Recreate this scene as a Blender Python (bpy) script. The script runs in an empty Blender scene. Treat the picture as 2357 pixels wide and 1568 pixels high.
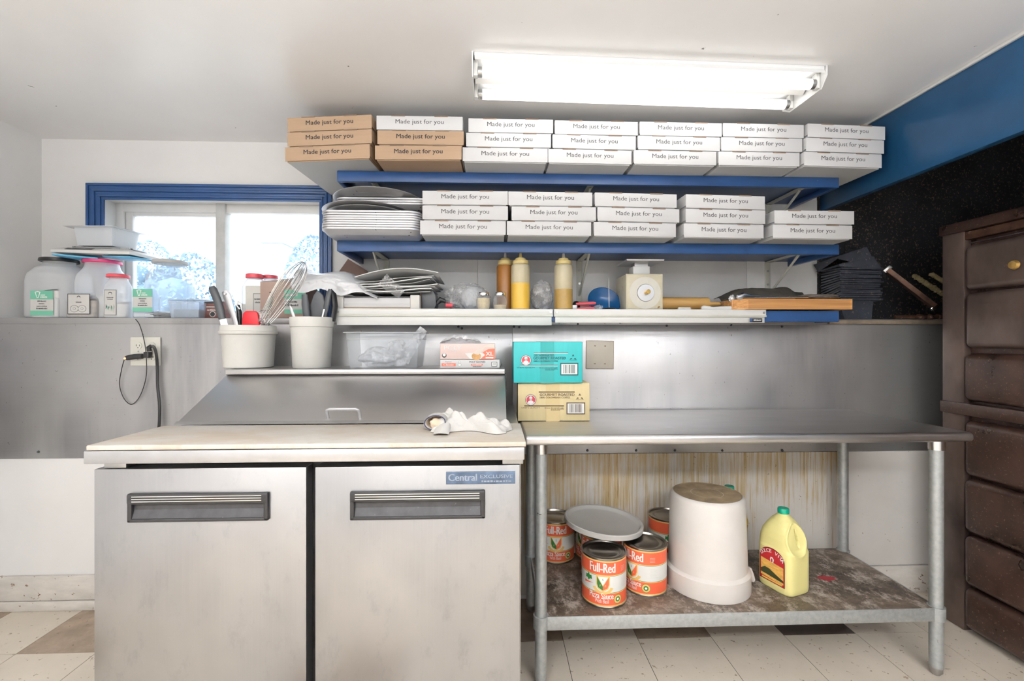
import bpy, bmesh, math, random
from mathutils import Vector, Matrix, noise
PI = math.pi
R = math.radians
sc = bpy.context.scene
COL = sc.collection

# ------------------------------------------------------------------ camera
HC = 1.217                     # eye height
F = 1047.0                     # focal length in pixels of the 2357 px wide frame (16 mm on full frame)
YAW = 0.0372                   # camera turned slightly to the right of the wall's normal
cam_d = bpy.data.cameras.new('camera'); cam_d.sensor_width = 36; cam_d.lens = F / 2357 * 36
cam_d.clip_start = 0.02
cam = bpy.data.objects.new('camera', cam_d); COL.objects.link(cam)
cam.location = (0, 0, HC); cam.rotation_euler = (PI / 2, 0, -YAW)
sc.camera = cam
CY, SY = math.cos(YAW), math.sin(YAW)

def XA(px, Y):                 # photo column -> world x on the plane y = Y
    a = (px - 1178.5) / F
    return Y * (SY + CY * a) / (CY - SY * a)
def ZC(px, Y):
    return Y / (CY - SY * (px - 1178.5) / F)
def ZA(px, py, Y):             # photo row -> height at column px on the plane y = Y
    return HC + (784 - py) / F * ZC(px, Y)

# ------------------------------------------------------------------ world, light, exposure
w = bpy.data.worlds.new('world'); sc.world = w; w.use_nodes = True
bg = w.node_tree.nodes['Background']
bg.inputs[0].default_value = (0.86, 0.93, 1.0, 1); bg.inputs[1].default_value = 2.6
sc.view_settings.view_transform = 'Standard'
sc.view_settings.look = 'None'
sc.view_settings.gamma = 1
sc.view_settings.exposure = 0.60
sc.cycles.max_bounces = 7
sc.cycles.adaptive_threshold = 0.05
sc.cycles.diffuse_bounces = 3
sc.cycles.use_light_tree = False
sc.cycles.glossy_bounces = 4
sc.cycles.transparent_max_bounces = 14
sc.cycles.caustics_reflective = False
sc.cycles.caustics_refractive = False
sc.cycles.sample_clamp_indirect = 6

def area_light(name, loc, sx, sy, power, rot=(0, 0, 0), col=(1, 1, 1)):
    d = bpy.data.lights.new(name, 'AREA'); d.shape = 'RECTANGLE'; d.size = sx; d.size_y = sy
    d.energy = power; d.color = col
    o = bpy.data.objects.new(name, d); COL.objects.link(o); o.location = loc; o.rotation_euler = rot
    return o
# unseen fill lights added behind the camera to brighten the room and ceiling
for lx in (-1.0, 1.0):
    area_light('fill_light_down', (lx, -0.65, 1.92), 1.2, 0.3, 22)
    area_light('fill_light_up', (lx, -0.50, 1.72), 1.2, 0.3, 58, rot=(PI, 0, 0))
sd = bpy.data.lights.new('sun', 'SUN'); sd.energy = 3.0; sd.angle = R(3)
so = bpy.data.objects.new('sun', sd); COL.objects.link(so); so.rotation_euler = (R(38), 0, R(-15))

# ------------------------------------------------------------------ materials
def _new(name):
    m = bpy.data.materials.new(name); m.use_nodes = True
    nt = m.node_tree
    return m, nt, nt.nodes['Principled BSDF'], nt.nodes['Material Output']
def _coord(nt, scale=(1, 1, 1), rot=(0, 0, 0)):
    tc = nt.nodes.new('ShaderNodeTexCoord'); mp = nt.nodes.new('ShaderNodeMapping')
    mp.inputs['Scale'].default_value = scale; mp.inputs['Rotation'].default_value = rot
    nt.links.new(tc.outputs['Object'], mp.inputs['Vector'])
    return mp.outputs['Vector']
def _noise(nt, vec, scale, detail=4, rough=0.6):
    n = nt.nodes.new('ShaderNodeTexNoise'); n.inputs['Scale'].default_value = scale
    n.inputs['Detail'].default_value = detail; n.inputs['Roughness'].default_value = rough
    nt.links.new(vec, n.inputs['Vector']); return n.outputs['Fac']
def _ramp(nt, fac, stops, interp='LINEAR'):
    r = nt.nodes.new('ShaderNodeValToRGB'); e = r.color_ramp.elements; r.color_ramp.interpolation = interp
    while len(e) < len(stops): e.new(0.5)
    for el, (p, c) in zip(e, stops):
        el.position = p; el.color = (c[0], c[1], c[2], 1) if not isinstance(c, (int, float)) else (c, c, c, 1)
    nt.links.new(fac, r.inputs['Fac']); return r.outputs['Color']
def _mix(nt, fac, a, b):
    m = nt.nodes.new('ShaderNodeMix'); m.data_type = 'RGBA'
    if isinstance(fac, (int, float)): m.inputs[0].default_value = fac
    else: nt.links.new(fac, m.inputs[0])
    for s, v in ((6, a), (7, b)):
        if isinstance(v, tuple): m.inputs[s].default_value = (v[0], v[1], v[2], 1)
        else: nt.links.new(v, m.inputs[s])
    return m.outputs[2]
def _math(nt, op, a, b=None):
    m = nt.nodes.new('ShaderNodeMath'); m.operation = op
    for s, v in ((0, a), (1, b)):
        if v is None: continue
        if isinstance(v, (int, float)): m.inputs[s].default_value = v
        else: nt.links.new(v, m.inputs[s])
    return m.outputs[0]
def _bump(nt, b, h, strength, dist=0.002):
    n = nt.nodes.new('ShaderNodeBump'); n.inputs['Strength'].default_value = strength
    n.inputs['Distance'].default_value = dist
    nt.links.new(h, n.inputs['Height']); nt.links.new(n.outputs[0], b.inputs['Normal'])
def mk(name, col, rough=0.5, metal=0.0, var=0.08, scale=8, stretch=(1, 1, 1), bump=0.0, bscale=40, rvar=0.0,
       specks=None, speck_scale=60, speck_at=0.72, emit=0, sss=0):
    m, nt, b, out = _new(name)
    v = _coord(nt, stretch)
    lo = tuple(max(0, c * (1 - var)) for c in col); hi = tuple(min(1, c * (1 + var)) for c in col)
    f = _noise(nt, v, scale)
    c = _ramp(nt, f, [(0.3, lo), (0.7, hi)])
    if specks:
        n2 = _noise(nt, _coord(nt), speck_scale, 3, 0.7)
        k = _ramp(nt, n2, [(speck_at, 0.0), (speck_at + 0.03, 1.0)])
        c = _mix(nt, k, c, specks)
    nt.links.new(c, b.inputs['Base Color'])
    b.inputs['Roughness'].default_value = rough; b.inputs['Metallic'].default_value = metal
    if rvar:
        nt.links.new(_ramp(nt, f, [(0.3, rough - rvar), (0.7, rough + rvar)]), b.inputs['Roughness'])
    if bump: _bump(nt, b, _noise(nt, v, bscale), bump)
    if emit:
        b.inputs['Emission Color'].default_value = (col[0], col[1], col[2], 1); b.inputs['Emission Strength'].default_value = emit
    return m
def mk_clear(name, tint=(0.95, 0.97, 1.0), body=0.2, rough=0.15, bumpy=0.0, bscale=25):
    m, nt, b, out = _new(name)
    b.inputs['Base Color'].default_value = (tint[0], tint[1], tint[2], 1); b.inputs['Roughness'].default_value = rough
    tr = nt.nodes.new('ShaderNodeBsdfTransparent'); tr.inputs[0].default_value = (tint[0], tint[1], tint[2], 1)
    mx = nt.nodes.new('ShaderNodeMixShader')
    lw = nt.nodes.new('ShaderNodeLayerWeight'); lw.inputs[0].default_value = 0.35
    f = _math(nt, 'ADD', _math(nt, 'MULTIPLY', lw.outputs['Facing'], 0.45), body)
    if bumpy:
        h = _noise(nt, _coord(nt), bscale, 5, 0.7)
        _bump(nt, b, h, bumpy, 0.01)
        f = _math(nt, 'ADD', f, _ramp(nt, h, [(0.5, 0.0), (0.62, 0.35)]))
    f = _math(nt, 'MINIMUM', f, 1.0)
    nt.links.new(f, mx.inputs[0]); nt.links.new(tr.outputs[0], mx.inputs[1]); nt.links.new(b.outputs[0], mx.inputs[2])
    nt.links.new(mx.outputs[0], out.inputs['Surface'])
    return m

MT = {}
MT['wall'] = mk('white_wall_paint', (0.84, 0.83, 0.82), 0.42, var=0.03, scale=2.5, bump=0.12, bscale=18,
                specks=(0.35, 0.27, 0.22), speck_scale=26, speck_at=0.76)
MT['ceil'] = mk('white_ceiling_paint', (0.88, 0.87, 0.865), 0.30, var=0.03, scale=1.5, bump=0.10, bscale=30,
                specks=(0.12, 0.10, 0.09), speck_scale=20, speck_at=0.745)
MT['black_wall'] = mk('soot_black_wall', (0.010, 0.011, 0.014), 0.6, var=0.5, scale=5, bump=0.5, bscale=60,
                      specks=(0.16, 0.105, 0.075), speck_scale=110, speck_at=0.60)
MT['board'] = mk('white_wall_board', (0.74, 0.71, 0.68), 0.35, var=0.04, scale=5, specks=(0.30, 0.19, 0.10), speck_scale=55, speck_at=0.70)
MT['base'] = mk('scuffed_baseboard', (0.68, 0.64, 0.59), 0.5, var=0.12, scale=10, stretch=(1, 1, 3), specks=(0.22, 0.14, 0.09), speck_scale=30, speck_at=0.635)
MT['blue'] = mk('blue_paint', (0.027, 0.080, 0.225), 0.32, var=0.15, scale=6, bump=0.15, bscale=25, specks=(0.22, 0.26, 0.34), speck_scale=60, speck_at=0.73)
MT['blue_beam'] = mk('blue_beam_paint', (0.016, 0.085, 0.205), 0.28, var=0.15, scale=3, bump=0.1, bscale=25, specks=(0.4, 0.45, 0.5), speck_scale=30, speck_at=0.77)
MT['trim'] = mk('white_trim_paint', (0.78, 0.77, 0.75), 0.35, var=0.04)
MT['vinyl'] = mk('grey_vinyl_window', (0.62, 0.62, 0.60), 0.4, var=0.08, scale=15)
MT['steel'] = None
MT['steel_h'] = mk('brushed_steel_lid', (0.56, 0.55, 0.545), 0.36, 1.0, var=0.03, scale=3, stretch=(0.8, 2, 2), rvar=0.03)
MT['steel_band'] = mk('worn_steel_band', (0.56, 0.56, 0.57), 0.38, 1.0, var=0.08, scale=9, specks=(0.22, 0.22, 0.23), speck_scale=40, speck_at=0.73)
MT['steel_top'] = mk('scratched_steel_top', (0.62, 0.61, 0.605), 0.36, 1.0, var=0.12, scale=4, stretch=(0.7, 2.5, 1), rvar=0.06)
MT['chrome'] = mk('polished_metal', (0.80, 0.80, 0.80), 0.15, 1.0, var=0.03)
MT['dull_metal'] = mk('dull_metal', (0.45, 0.45, 0.45), 0.4, 1.0, var=0.1)
MT['galv'] = mk('galvanised_pipe', (0.42, 0.44, 0.44), 0.5, 0.6, var=0.14, scale=60, bump=0.1, bscale=80, specks=(0.09, 0.075, 0.06), speck_scale=35, speck_at=0.70)
MT['black'] = mk('black_plastic', (0.018, 0.018, 0.020), 0.35, var=0.2, scale=20)
MT['black_dust'] = mk('dusty_black_plastic', (0.035, 0.035, 0.038), 0.55, var=0.35, scale=30, specks=(0.18, 0.17, 0.16), speck_scale=120, speck_at=0.70)
MT['dgrey'] = mk('dark_grey_plastic', (0.07, 0.075, 0.085), 0.42, var=0.1)
MT['cutboard'] = mk('worn_cutting_board', (0.80, 0.75, 0.68), 0.5, var=0.10, scale=3, stretch=(1, 1, 1), bump=0.1, bscale=60)
MT['white_pl'] = mk('white_plastic', (0.78, 0.78, 0.76), 0.35, var=0.03)
MT['offwhite'] = mk('aged_white_plastic', (0.70, 0.685, 0.64), 0.4, var=0.05, specks=(0.25, 0.2, 0.15), speck_scale=30, speck_at=0.76)
MT['beige_pl'] = mk('beige_plastic', (0.62, 0.56, 0.47), 0.45, var=0.05, specks=(0.2, 0.15, 0.1), speck_scale=40, speck_at=0.76)
MT['ivory'] = mk('ivory_plastic', (0.70, 0.69, 0.62), 0.4, var=0.02)
MT['box_white'] = mk('white_card', (0.67, 0.67, 0.675), 0.55, var=0.02, scale=3)
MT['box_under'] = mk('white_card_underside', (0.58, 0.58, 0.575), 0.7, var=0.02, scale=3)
MT['kraft'] = mk('brown_kraft_card', (0.44, 0.305, 0.20), 0.7, var=0.05, scale=4, stretch=(1, 1, 10))
MT['kraft_dark'] = mk('kraft_slot_edge', (0.25, 0.17, 0.12), 0.8, var=0.1)
MT['ink'] = mk('dark_ink', (0.035, 0.028, 0.03), 0.6, var=0.0)
MT['ink_grey'] = mk('grey_ink', (0.055, 0.055, 0.06), 0.6, var=0.0)
MT['alu'] = mk('aluminium_pan', (0.56, 0.56, 0.575), 0.42, 0.6, var=0.08, scale=8, stretch=(1, 1, 3), specks=(0.07, 0.06, 0.06), speck_scale=24, speck_at=0.655)
MT['enamel'] = mk('white_enamel_rail', (0.74, 0.74, 0.72), 0.3, var=0.03, specks=(0.3, 0.25, 0.2), speck_scale=50, speck_at=0.77)
MT['enamel_edge'] = mk('yellowed_rail_edge', (0.60, 0.60, 0.52), 0.35, var=0.1)
MT['wood'] = None
MT['cream'] = mk('cream_paint_metal', (0.62, 0.57, 0.42), 0.4, var=0.12, scale=10, specks=(0.28, 0.16, 0.06), speck_scale=25, speck_at=0.67)
MT['mustard'] = mk('mustard_sauce', (0.80, 0.50, 0.07), 0.35, var=0.06, scale=12)
MT['brown_sauce'] = mk('brown_sauce', (0.30, 0.125, 0.025), 0.35, var=0.1, scale=12)
MT['olive_sauce'] = mk('olive_sauce', (0.42, 0.27, 0.075), 0.4, var=0.15, scale=12)
MT['bottle_top'] = mk('yellowed_bottle_top', (0.72, 0.57, 0.24), 0.4, var=0.12, scale=20)
MT['bottle_haze'] = mk('hazy_bottle_wall', (0.60, 0.53, 0.36), 0.35, var=0.10, scale=14, specks=(0.35, 0.2, 0.06), speck_scale=30, speck_at=0.68)
MT['cap_white'] = mk('frosted_cap', (0.66, 0.64, 0.56), 0.35, var=0.06)
MT['red'] = mk('red_silicone', (0.75, 0.012, 0.025), 0.4, var=0.05)
MT['pinkred'] = mk('pink_red_plastic', (0.55, 0.07, 0.09), 0.4, var=0.05)
MT['lid_pink'] = mk('magenta_lid', (0.70, 0.06, 0.20), 0.4, var=0.05)
MT['lid_red'] = mk('red_lid', (0.78, 0.09, 0.12), 0.4, var=0.05)
MT['blue_pl'] = mk('blue_plastic', (0.012, 0.09, 0.25), 0.25, var=0.1)
MT['sky_pl'] = mk('sky_blue_lid', (0.16, 0.50, 0.78), 0.4, var=0.05)
MT['teal'] = mk('teal_card', (0.035, 0.46, 0.47), 0.5, var=0.05, scale=4, stretch=(12, 1, 1))
MT['teal_tape'] = mk('teal_card_under_tape', (0.02, 0.36, 0.36), 0.3, var=0.03)
MT['yellow_card'] = mk('pale_yellow_card', (0.74, 0.61, 0.34), 0.55, var=0.04, scale=4, stretch=(12, 1, 1))
MT['tape'] = mk('clear_tape_on_yellow', (0.70, 0.55, 0.28), 0.3, var=0.03)
MT['logo_red'] = mk('logo_red', (0.55, 0.05, 0.07), 0.5, var=0.0)
MT['white_ink'] = mk('white_ink', (0.85, 0.85, 0.83), 0.5, var=0.0)
MT['can_red'] = mk('can_label_orange_red', (0.72, 0.115, 0.05), 0.4, var=0.03)
MT['can_deep'] = mk('can_label_deep_red', (0.50, 0.02, 0.02), 0.4, var=0.03)
MT['can_white'] = mk('can_label_white', (0.74, 0.74, 0.71), 0.4, var=0.02)
MT['can_gold'] = mk('can_label_gold', (0.72, 0.47, 0.16), 0.4, var=0.03)
MT['can_green'] = mk('can_label_green', (0.02, 0.15, 0.03), 0.4, var=0.03)
MT['can_metal'] = mk('can_end_metal', (0.40, 0.37, 0.33), 0.28, 1.0, var=0.08)
MT['jug'] = mk('pale_yellow_jug', (0.78, 0.71, 0.30), 0.38, var=0.03, scale=5)
MT['amber'] = mk('amber_jug', (0.60, 0.38, 0.06), 0.38, var=0.05, scale=5)
MT['green_cap'] = mk('green_cap', (0.0, 0.30, 0.19), 0.35, var=0.03)
MT['maroon'] = mk('maroon_label', (0.16, 0.006, 0.012), 0.4, var=0.05)
MT['label_red'] = mk('label_red', (0.42, 0.015, 0.02), 0.4, var=0.05)
MT['label_gold'] = mk('label_field_gold', (0.72, 0.42, 0.10), 0.4, var=0.25, scale=40, stretch=(1, 1, 4))
MT['label_dark'] = mk('label_dark_trees', (0.04, 0.05, 0.015), 0.5, var=0.3)
MT['bucket'] = mk('white_food_bucket', (0.66, 0.62, 0.58), 0.45, var=0.06, scale=6, bump=0.03)
MT['bucket_base'] = mk('grimy_bucket_base', (0.34, 0.25, 0.15), 0.6, var=0.45, scale=14)
MT['lid_grey'] = mk('grey_white_lid', (0.52, 0.50, 0.47), 0.4, var=0.05, scale=5)
MT['cloth'] = mk('white_terry_cloth', (0.56, 0.545, 0.52), 0.9, var=0.05, scale=15, bump=0.6, bscale=300)
MT['cloth_dirty'] = mk('soiled_cloth', (0.70, 0.56, 0.42), 0.9, var=0.12, scale=15, bump=0.4, bscale=200)
MT['stripe'] = mk('dark_blue_stripe', (0.06, 0.06, 0.11), 0.9, var=0.1)
MT['paper'] = mk('white_paper', (0.80, 0.80, 0.79), 0.6, var=0.02)
MT['paper_grey'] = mk('grey_paper', (0.50, 0.50, 0.50), 0.6, var=0.06)
MT['film'] = mk('white_plastic_film', (0.82, 0.83, 0.85), 0.30, var=0.05, scale=20, bump=0.7, bscale=30)
MT['brown_card'] = mk('dark_brown_card', (0.16, 0.095, 0.075), 0.7, var=0.05)
MT['mitt'] = mk('charred_oven_cloth', (0.045, 0.04, 0.032), 0.8, var=0.3, scale=25, bump=0.5, bscale=60)
MT['iron'] = mk('sooty_dark_card', (0.040, 0.046, 0.062), 0.45, var=0.35, scale=8, specks=(0.20, 0.14, 0.10), speck_scale=70, speck_at=0.62)
MT['oven'] = mk('brown_enamel_oven', (0.050, 0.026, 0.019), 0.33, 0.2, var=0.6, scale=6, bump=0.25, bscale=45, rvar=.1,
                specks=(0.16, 0.11, 0.07), speck_scale=110, speck_at=0.63)
MT['oven_l'] = mk('greyed_oven_post', (0.095, 0.066, 0.056), 0.32, 0.25, var=0.6, scale=5, stretch=(1, 1, 0.6), bump=.15, bscale=40, specks=(0.2, 0.14, 0.09), speck_scale=50, speck_at=0.70)
MT['foam'] = mk('yellow_crusty_foam', (0.42, 0.33, 0.17), 0.9, var=0.3, scale=40, bump=1, bscale=70)
MT['rust'] = mk('rusted_metal', (0.10, 0.05, 0.032), 0.45, 0.5, var=0.5, scale=20, specks=(0.45, 0.3, 0.2), speck_scale=60, speck_at=0.66)
MT['gold'] = mk('brass_knob', (0.75, 0.48, 0.14), 0.3, 0.8, var=0.1)
MT['clear'] = mk_clear('clear_plastic', (0.96, 0.97, 0.98), 0.09, 0.10)
MT['frost'] = mk_clear('frosted_plastic', (0.93, 0.95, 0.97), 0.42, 0.25)
MT['clearbag'] = mk_clear('crumpled_clear_bag', (0.97, 0.97, 0.97), 0.14, 0.15, bumpy=0.8, bscale=22)
MT['whitebag'] = mk_clear('white_plastic_bag', (0.92, 0.93, 0.95), 0.45, 0.3, bumpy=0.7, bscale=18)
MT['bluejar'] = mk_clear('clear_jar_wall', (0.90, 0.95, 1.0), 0.20, 0.08)
MT['glass'] = mk_clear('window_glass', (0.97, 0.99, 1.0), 0.05, 0.03)
MT['powder'] = mk('white_powder', (0.82, 0.81, 0.78), 0.9, var=0.03)
MT['grains'] = mk('grey_grains', (0.48, 0.44, 0.40), 0.9, var=0.15, scale=60)
MT['crumbs'] = mk('cream_crumbs', (0.74, 0.62, 0.40), 0.9, var=0.12, scale=120)
MT['lbl_green'] = mk('label_green', (0.16, 0.48, 0.34), 0.5, var=0.02)
MT['lbl_grey'] = mk('label_pale_grey', (0.62, 0.61, 0.59), 0.5, var=0.02)
MT['poly_pink'] = mk('pale_pink_card', (0.78, 0.60, 0.55), 0.45, var=0.06, scale=10)
MT['poly_red'] = mk('orange_red_card', (0.74, 0.16, 0.09), 0.45, var=0.05)
MT['poly_beige'] = mk('cream_wrist_print', (0.80, 0.70, 0.62), 0.5, var=0.05)
MT['bread'] = mk('bread_print', (0.60, 0.33, 0.13), 0.5, var=0.2, scale=90)
MT['badge'] = mk('worn_blue_badge', (0.09, 0.13, 0.20), 0.35, 0.5, var=0.35, scale=30)
MT['badge_l'] = mk('badge_raised_letters', (0.30, 0.34, 0.42), 0.3, 0.6, var=0.2, scale=40)
MT['tube'] = mk('lit_fluorescent_tube', (1.0, 0.985, 0.96), 0.4, var=0.0, emit=2.1)
MT['fixture'] = mk('white_lamp_housing', (0.82, 0.82, 0.81), 0.3, var=0.02)
MT['tile'] = mk('cream_floor_tile', (0.66, 0.585, 0.49), 0.33, var=0.07, scale=4, stretch=(1, 1, 1), specks=(0.34, 0.26, 0.18), speck_scale=38, speck_at=0.635)
MT['tile_b'] = mk('brown_floor_tile', (0.33, 0.25, 0.185), 0.4, var=0.25, scale=14, specks=(0.12, 0.08, 0.05), speck_scale=40, speck_at=0.66)
MT['tile_d'] = mk('dark_floor_tile', (0.060, 0.038, 0.032), 0.3, var=0.2, scale=8)
MT['grout'] = mk('black_tile_seam', (0.05, 0.04, 0.03), 0.9)
MT['leaf'] = mk('pale_foliage', (0.24, 0.36, 0.46), 0.7, var=0.25, scale=3)
MT['bark'] = mk('grey_bark', (0.30, 0.27, 0.25), 0.9)
MT['render_w'] = mk('pale_stucco', (0.66, 0.70, 0.75), 0.8)
MT['roof_t'] = mk('slate_roof', (0.40, 0.46, 0.52), 0.8)
MT['ground_o'] = mk('pale_gravel', (0.5, 0.5, 0.48), 0.9)
MT['stain_red'] = mk('dried_sauce_stain', (0.28, 0.012, 0.02), 0.4)

def steel_dado():
    m, nt, b, out = _new('dull_steel_cladding')
    v = _coord(nt)
    big = _noise(nt, v, 1.6, 3, 0.5)
    strk = _noise(nt, _coord(nt, (4, 1, 0.5)), 2.0, 4, 0.6)
    fine = _noise(nt, _coord(nt, (1, 1, 40)), 6, 3, 0.6)
    c1 = _ramp(nt, big, [(0.38, (0.33, 0.33, 0.345)), (0.62, (0.58, 0.575, 0.58))])
    c2 = _mix(nt, _ramp(nt, strk, [(0.40, 0.0), (0.68, 0.7)]), c1, (0.56, 0.555, 0.55))
    sp = _noise(nt, _coord(nt), 55, 3, 0.7)
    c3 = _mix(nt, _ramp(nt, sp, [(0.69, 0.0), (0.72, 0.8)]), c2, (0.20, 0.18, 0.16))
    nt.links.new(c3, b.inputs['Base Color']); b.inputs['Metallic'].default_value = 0.75
    nt.links.new(_ramp(nt, fine, [(0.3, 0.36), (0.7, 0.48)]), b.inputs['Roughness'])
    return m
MT['dado'] = steel_dado()

def door_steel():
    m, nt, b, out = _new('smudged_brushed_steel')
    big = _noise(nt, _coord(nt, (1, 1, .8)), 3.0, 3, 0.5); smear = _noise(nt, _coord(nt, (2, 1, 1)), 9, 6, 0.7); br = _noise(nt, _coord(nt, (60, 1, 1)), 3, 2, 0.5)
    c = _ramp(nt, big, [(0.35, (0.37, 0.373, 0.382)), (0.65, (0.46, 0.458, 0.462))])
    c = _mix(nt, _ramp(nt, smear, [(0.55, 0.0), (0.72, 0.45)]), c, (0.31, 0.31, 0.325))
    c = _mix(nt, _ramp(nt, br, [(0.4, 0.0), (0.8, 0.25)]), c, (0.46, 0.455, 0.455))
    nt.links.new(c, b.inputs['Base Color']); b.inputs['Metallic'].default_value = 1
    nt.links.new(_ramp(nt, smear, [(0.4, 0.33), (0.7, 0.45)]), b.inputs['Roughness'])
    return m
MT['steel'] = door_steel()

def stained_board():
    m, nt, b, out = _new('grease_streaked_board')
    base = _ramp(nt, _noise(nt, _coord(nt), 5), [(0.3, (0.72, 0.68, 0.62)), (0.7, (0.82, 0.78, 0.73))])
    drip = _noise(nt, _coord(nt, (55, 1, 1.6)), 1.7, 6, 0.72)
    hgt = _noise(nt, _coord(nt, (5, 1, 2.2)), 1.3, 3, 0.6)
    tc = nt.nodes.new('ShaderNodeTexCoord'); sx = nt.nodes.new('ShaderNodeSeparateXYZ'); nt.links.new(tc.outputs['Object'], sx.inputs[0])
    # runs start at the top edge of the board (z = 0.67) and thin out downwards and to the right
    g = _math(nt, 'SUBTRACT', _math(nt, 'MULTIPLY', _math(nt, 'ADD', sx.outputs['Z'], -0.10), 0.34), _math(nt, 'MULTIPLY', sx.outputs['X'], 0.085))
    f = _math(nt, 'ADD', _math(nt, 'ADD', drip, _math(nt, 'MULTIPLY', hgt, 0.45)), g)
    k1 = _ramp(nt, f, [(0.73, 0.0), (0.88, 0.80)]); k2 = _ramp(nt, f, [(0.93, 0.0), (0.99, 0.8)])
    c = _mix(nt, k1, base, (0.56, 0.38, 0.12)); c = _mix(nt, k2, c, (0.33, 0.17, 0.04))
    sp = _noise(nt, _coord(nt), 50, 3, 0.7)
    c = _mix(nt, _ramp(nt, sp, [(0.70, 0.0), (0.73, 0.9)]), c, (0.27, 0.16, 0.07))
    nt.links.new(c, b.inputs['Base Color']); b.inputs['Roughness'].default_value = 0.35
    return m
MT['stained'] = stained_board()

def grime():
    m, nt, b, out = _new('greasy_shelf_surface')
    n1 = _noise(nt, _coord(nt, (1, 1.6, 1)), 5, 8, 0.75); n2 = _noise(nt, _coord(nt, (1.5, 1, 1)), 13, 8, 0.8)
    c = _ramp(nt, n1, [(0.35, (0.030, 0.022, 0.016)), (0.55, (0.12, 0.085, 0.06)), (0.68, (0.30, 0.25, 0.20))])
    c = _mix(nt, _ramp(nt, n2, [(0.49, 0.0), (0.62, 0.85)]), c, (0.42, 0.37, 0.32))
    nt.links.new(c, b.inputs['Base Color'])
    nt.links.new(_ramp(nt, n2, [(0.3, 0.25), (0.7, 0.75)]), b.inputs['Roughness']); _bump(nt, b, n2, 0.5, 0.004)
    return m
MT['grime'] = grime()

def woodgrain(name, a, b_, stretch, rough=0.45):
    m, nt, b, out = _new(name)
    n = _noise(nt, _coord(nt, stretch), 3, 5, 0.6)
    nt.links.new(_ramp(nt, n, [(0.3, a), (0.7, b_)]), b.inputs['Base Color']); b.inputs['Roughness'].default_value = rough
    return m
MT['wood'] = woodgrain('slatted_orange_wood', (0.36, 0.14, 0.035), (0.74, 0.40, 0.14), (0.5, 20, 60))
MT['wood_pin'] = woodgrain('oiled_maple', (0.36, 0.19, 0.05), (0.58, 0.36, 0.12), (1.2, 14, 14))

def cutting():
    m, nt, b, out = _new('scored_cutting_board')
    base = (0.57, 0.545, 0.50)
    big = _noise(nt, _coord(nt, (1.2, 2, 1)), 2.6, 4, 0.6)
    cut = _noise(nt, _coord(nt, (12, 90, 1), (0, 0, 0.9)), 2.0, 4, 0.7)
    c = _mix(nt, _ramp(nt, big, [(0.42, 0.0), (0.66, 0.75)]), base, (0.44, 0.34, 0.24))
    c = _mix(nt, _ramp(nt, cut, [(0.52, 0.0), (0.68, 0.55)]), c, (0.45, 0.33, 0.24))
    nt.links.new(c, b.inputs['Base Color']); b.inputs['Roughness'].default_value = 0.5; _bump(nt, b, cut, 0.15, 0.001)
    return m
MT['cutboard'] = cutting()

# ------------------------------------------------------------------ mesh building
_txt = {}
def text_geo(s, bold=0.0):
    key = (s, bold)
    if key not in _txt:
        cu = bpy.data.curves.new('t', 'FONT'); cu.body = s; cu.size = 1; cu.offset = bold; cu.resolution_u = 3
        cu.align_x = 'CENTER'
        ob = bpy.data.objects.new('t', cu); COL.objects.link(ob)
        me = bpy.data.meshes.new_from_object(ob)
        vs = [(v.co.x, v.co.y) for v in me.vertices]; fs = [tuple(p.vertices) for p in me.polygons]
        bpy.data.objects.remove(ob); bpy.data.curves.remove(cu); bpy.data.meshes.remove(me)
        x0 = min(v[0] for v in vs); x1 = max(v[0] for v in vs); y0 = min(v[1] for v in vs); y1 = max(v[1] for v in vs)
        vs = [((x - (x0 + x1) / 2) / (x1 - x0), (y - y0) / (y1 - y0)) for x, y in vs]
        _txt[key] = (vs, fs, (x1 - x0) / (y1 - y0))
    return _txt[key]

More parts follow.
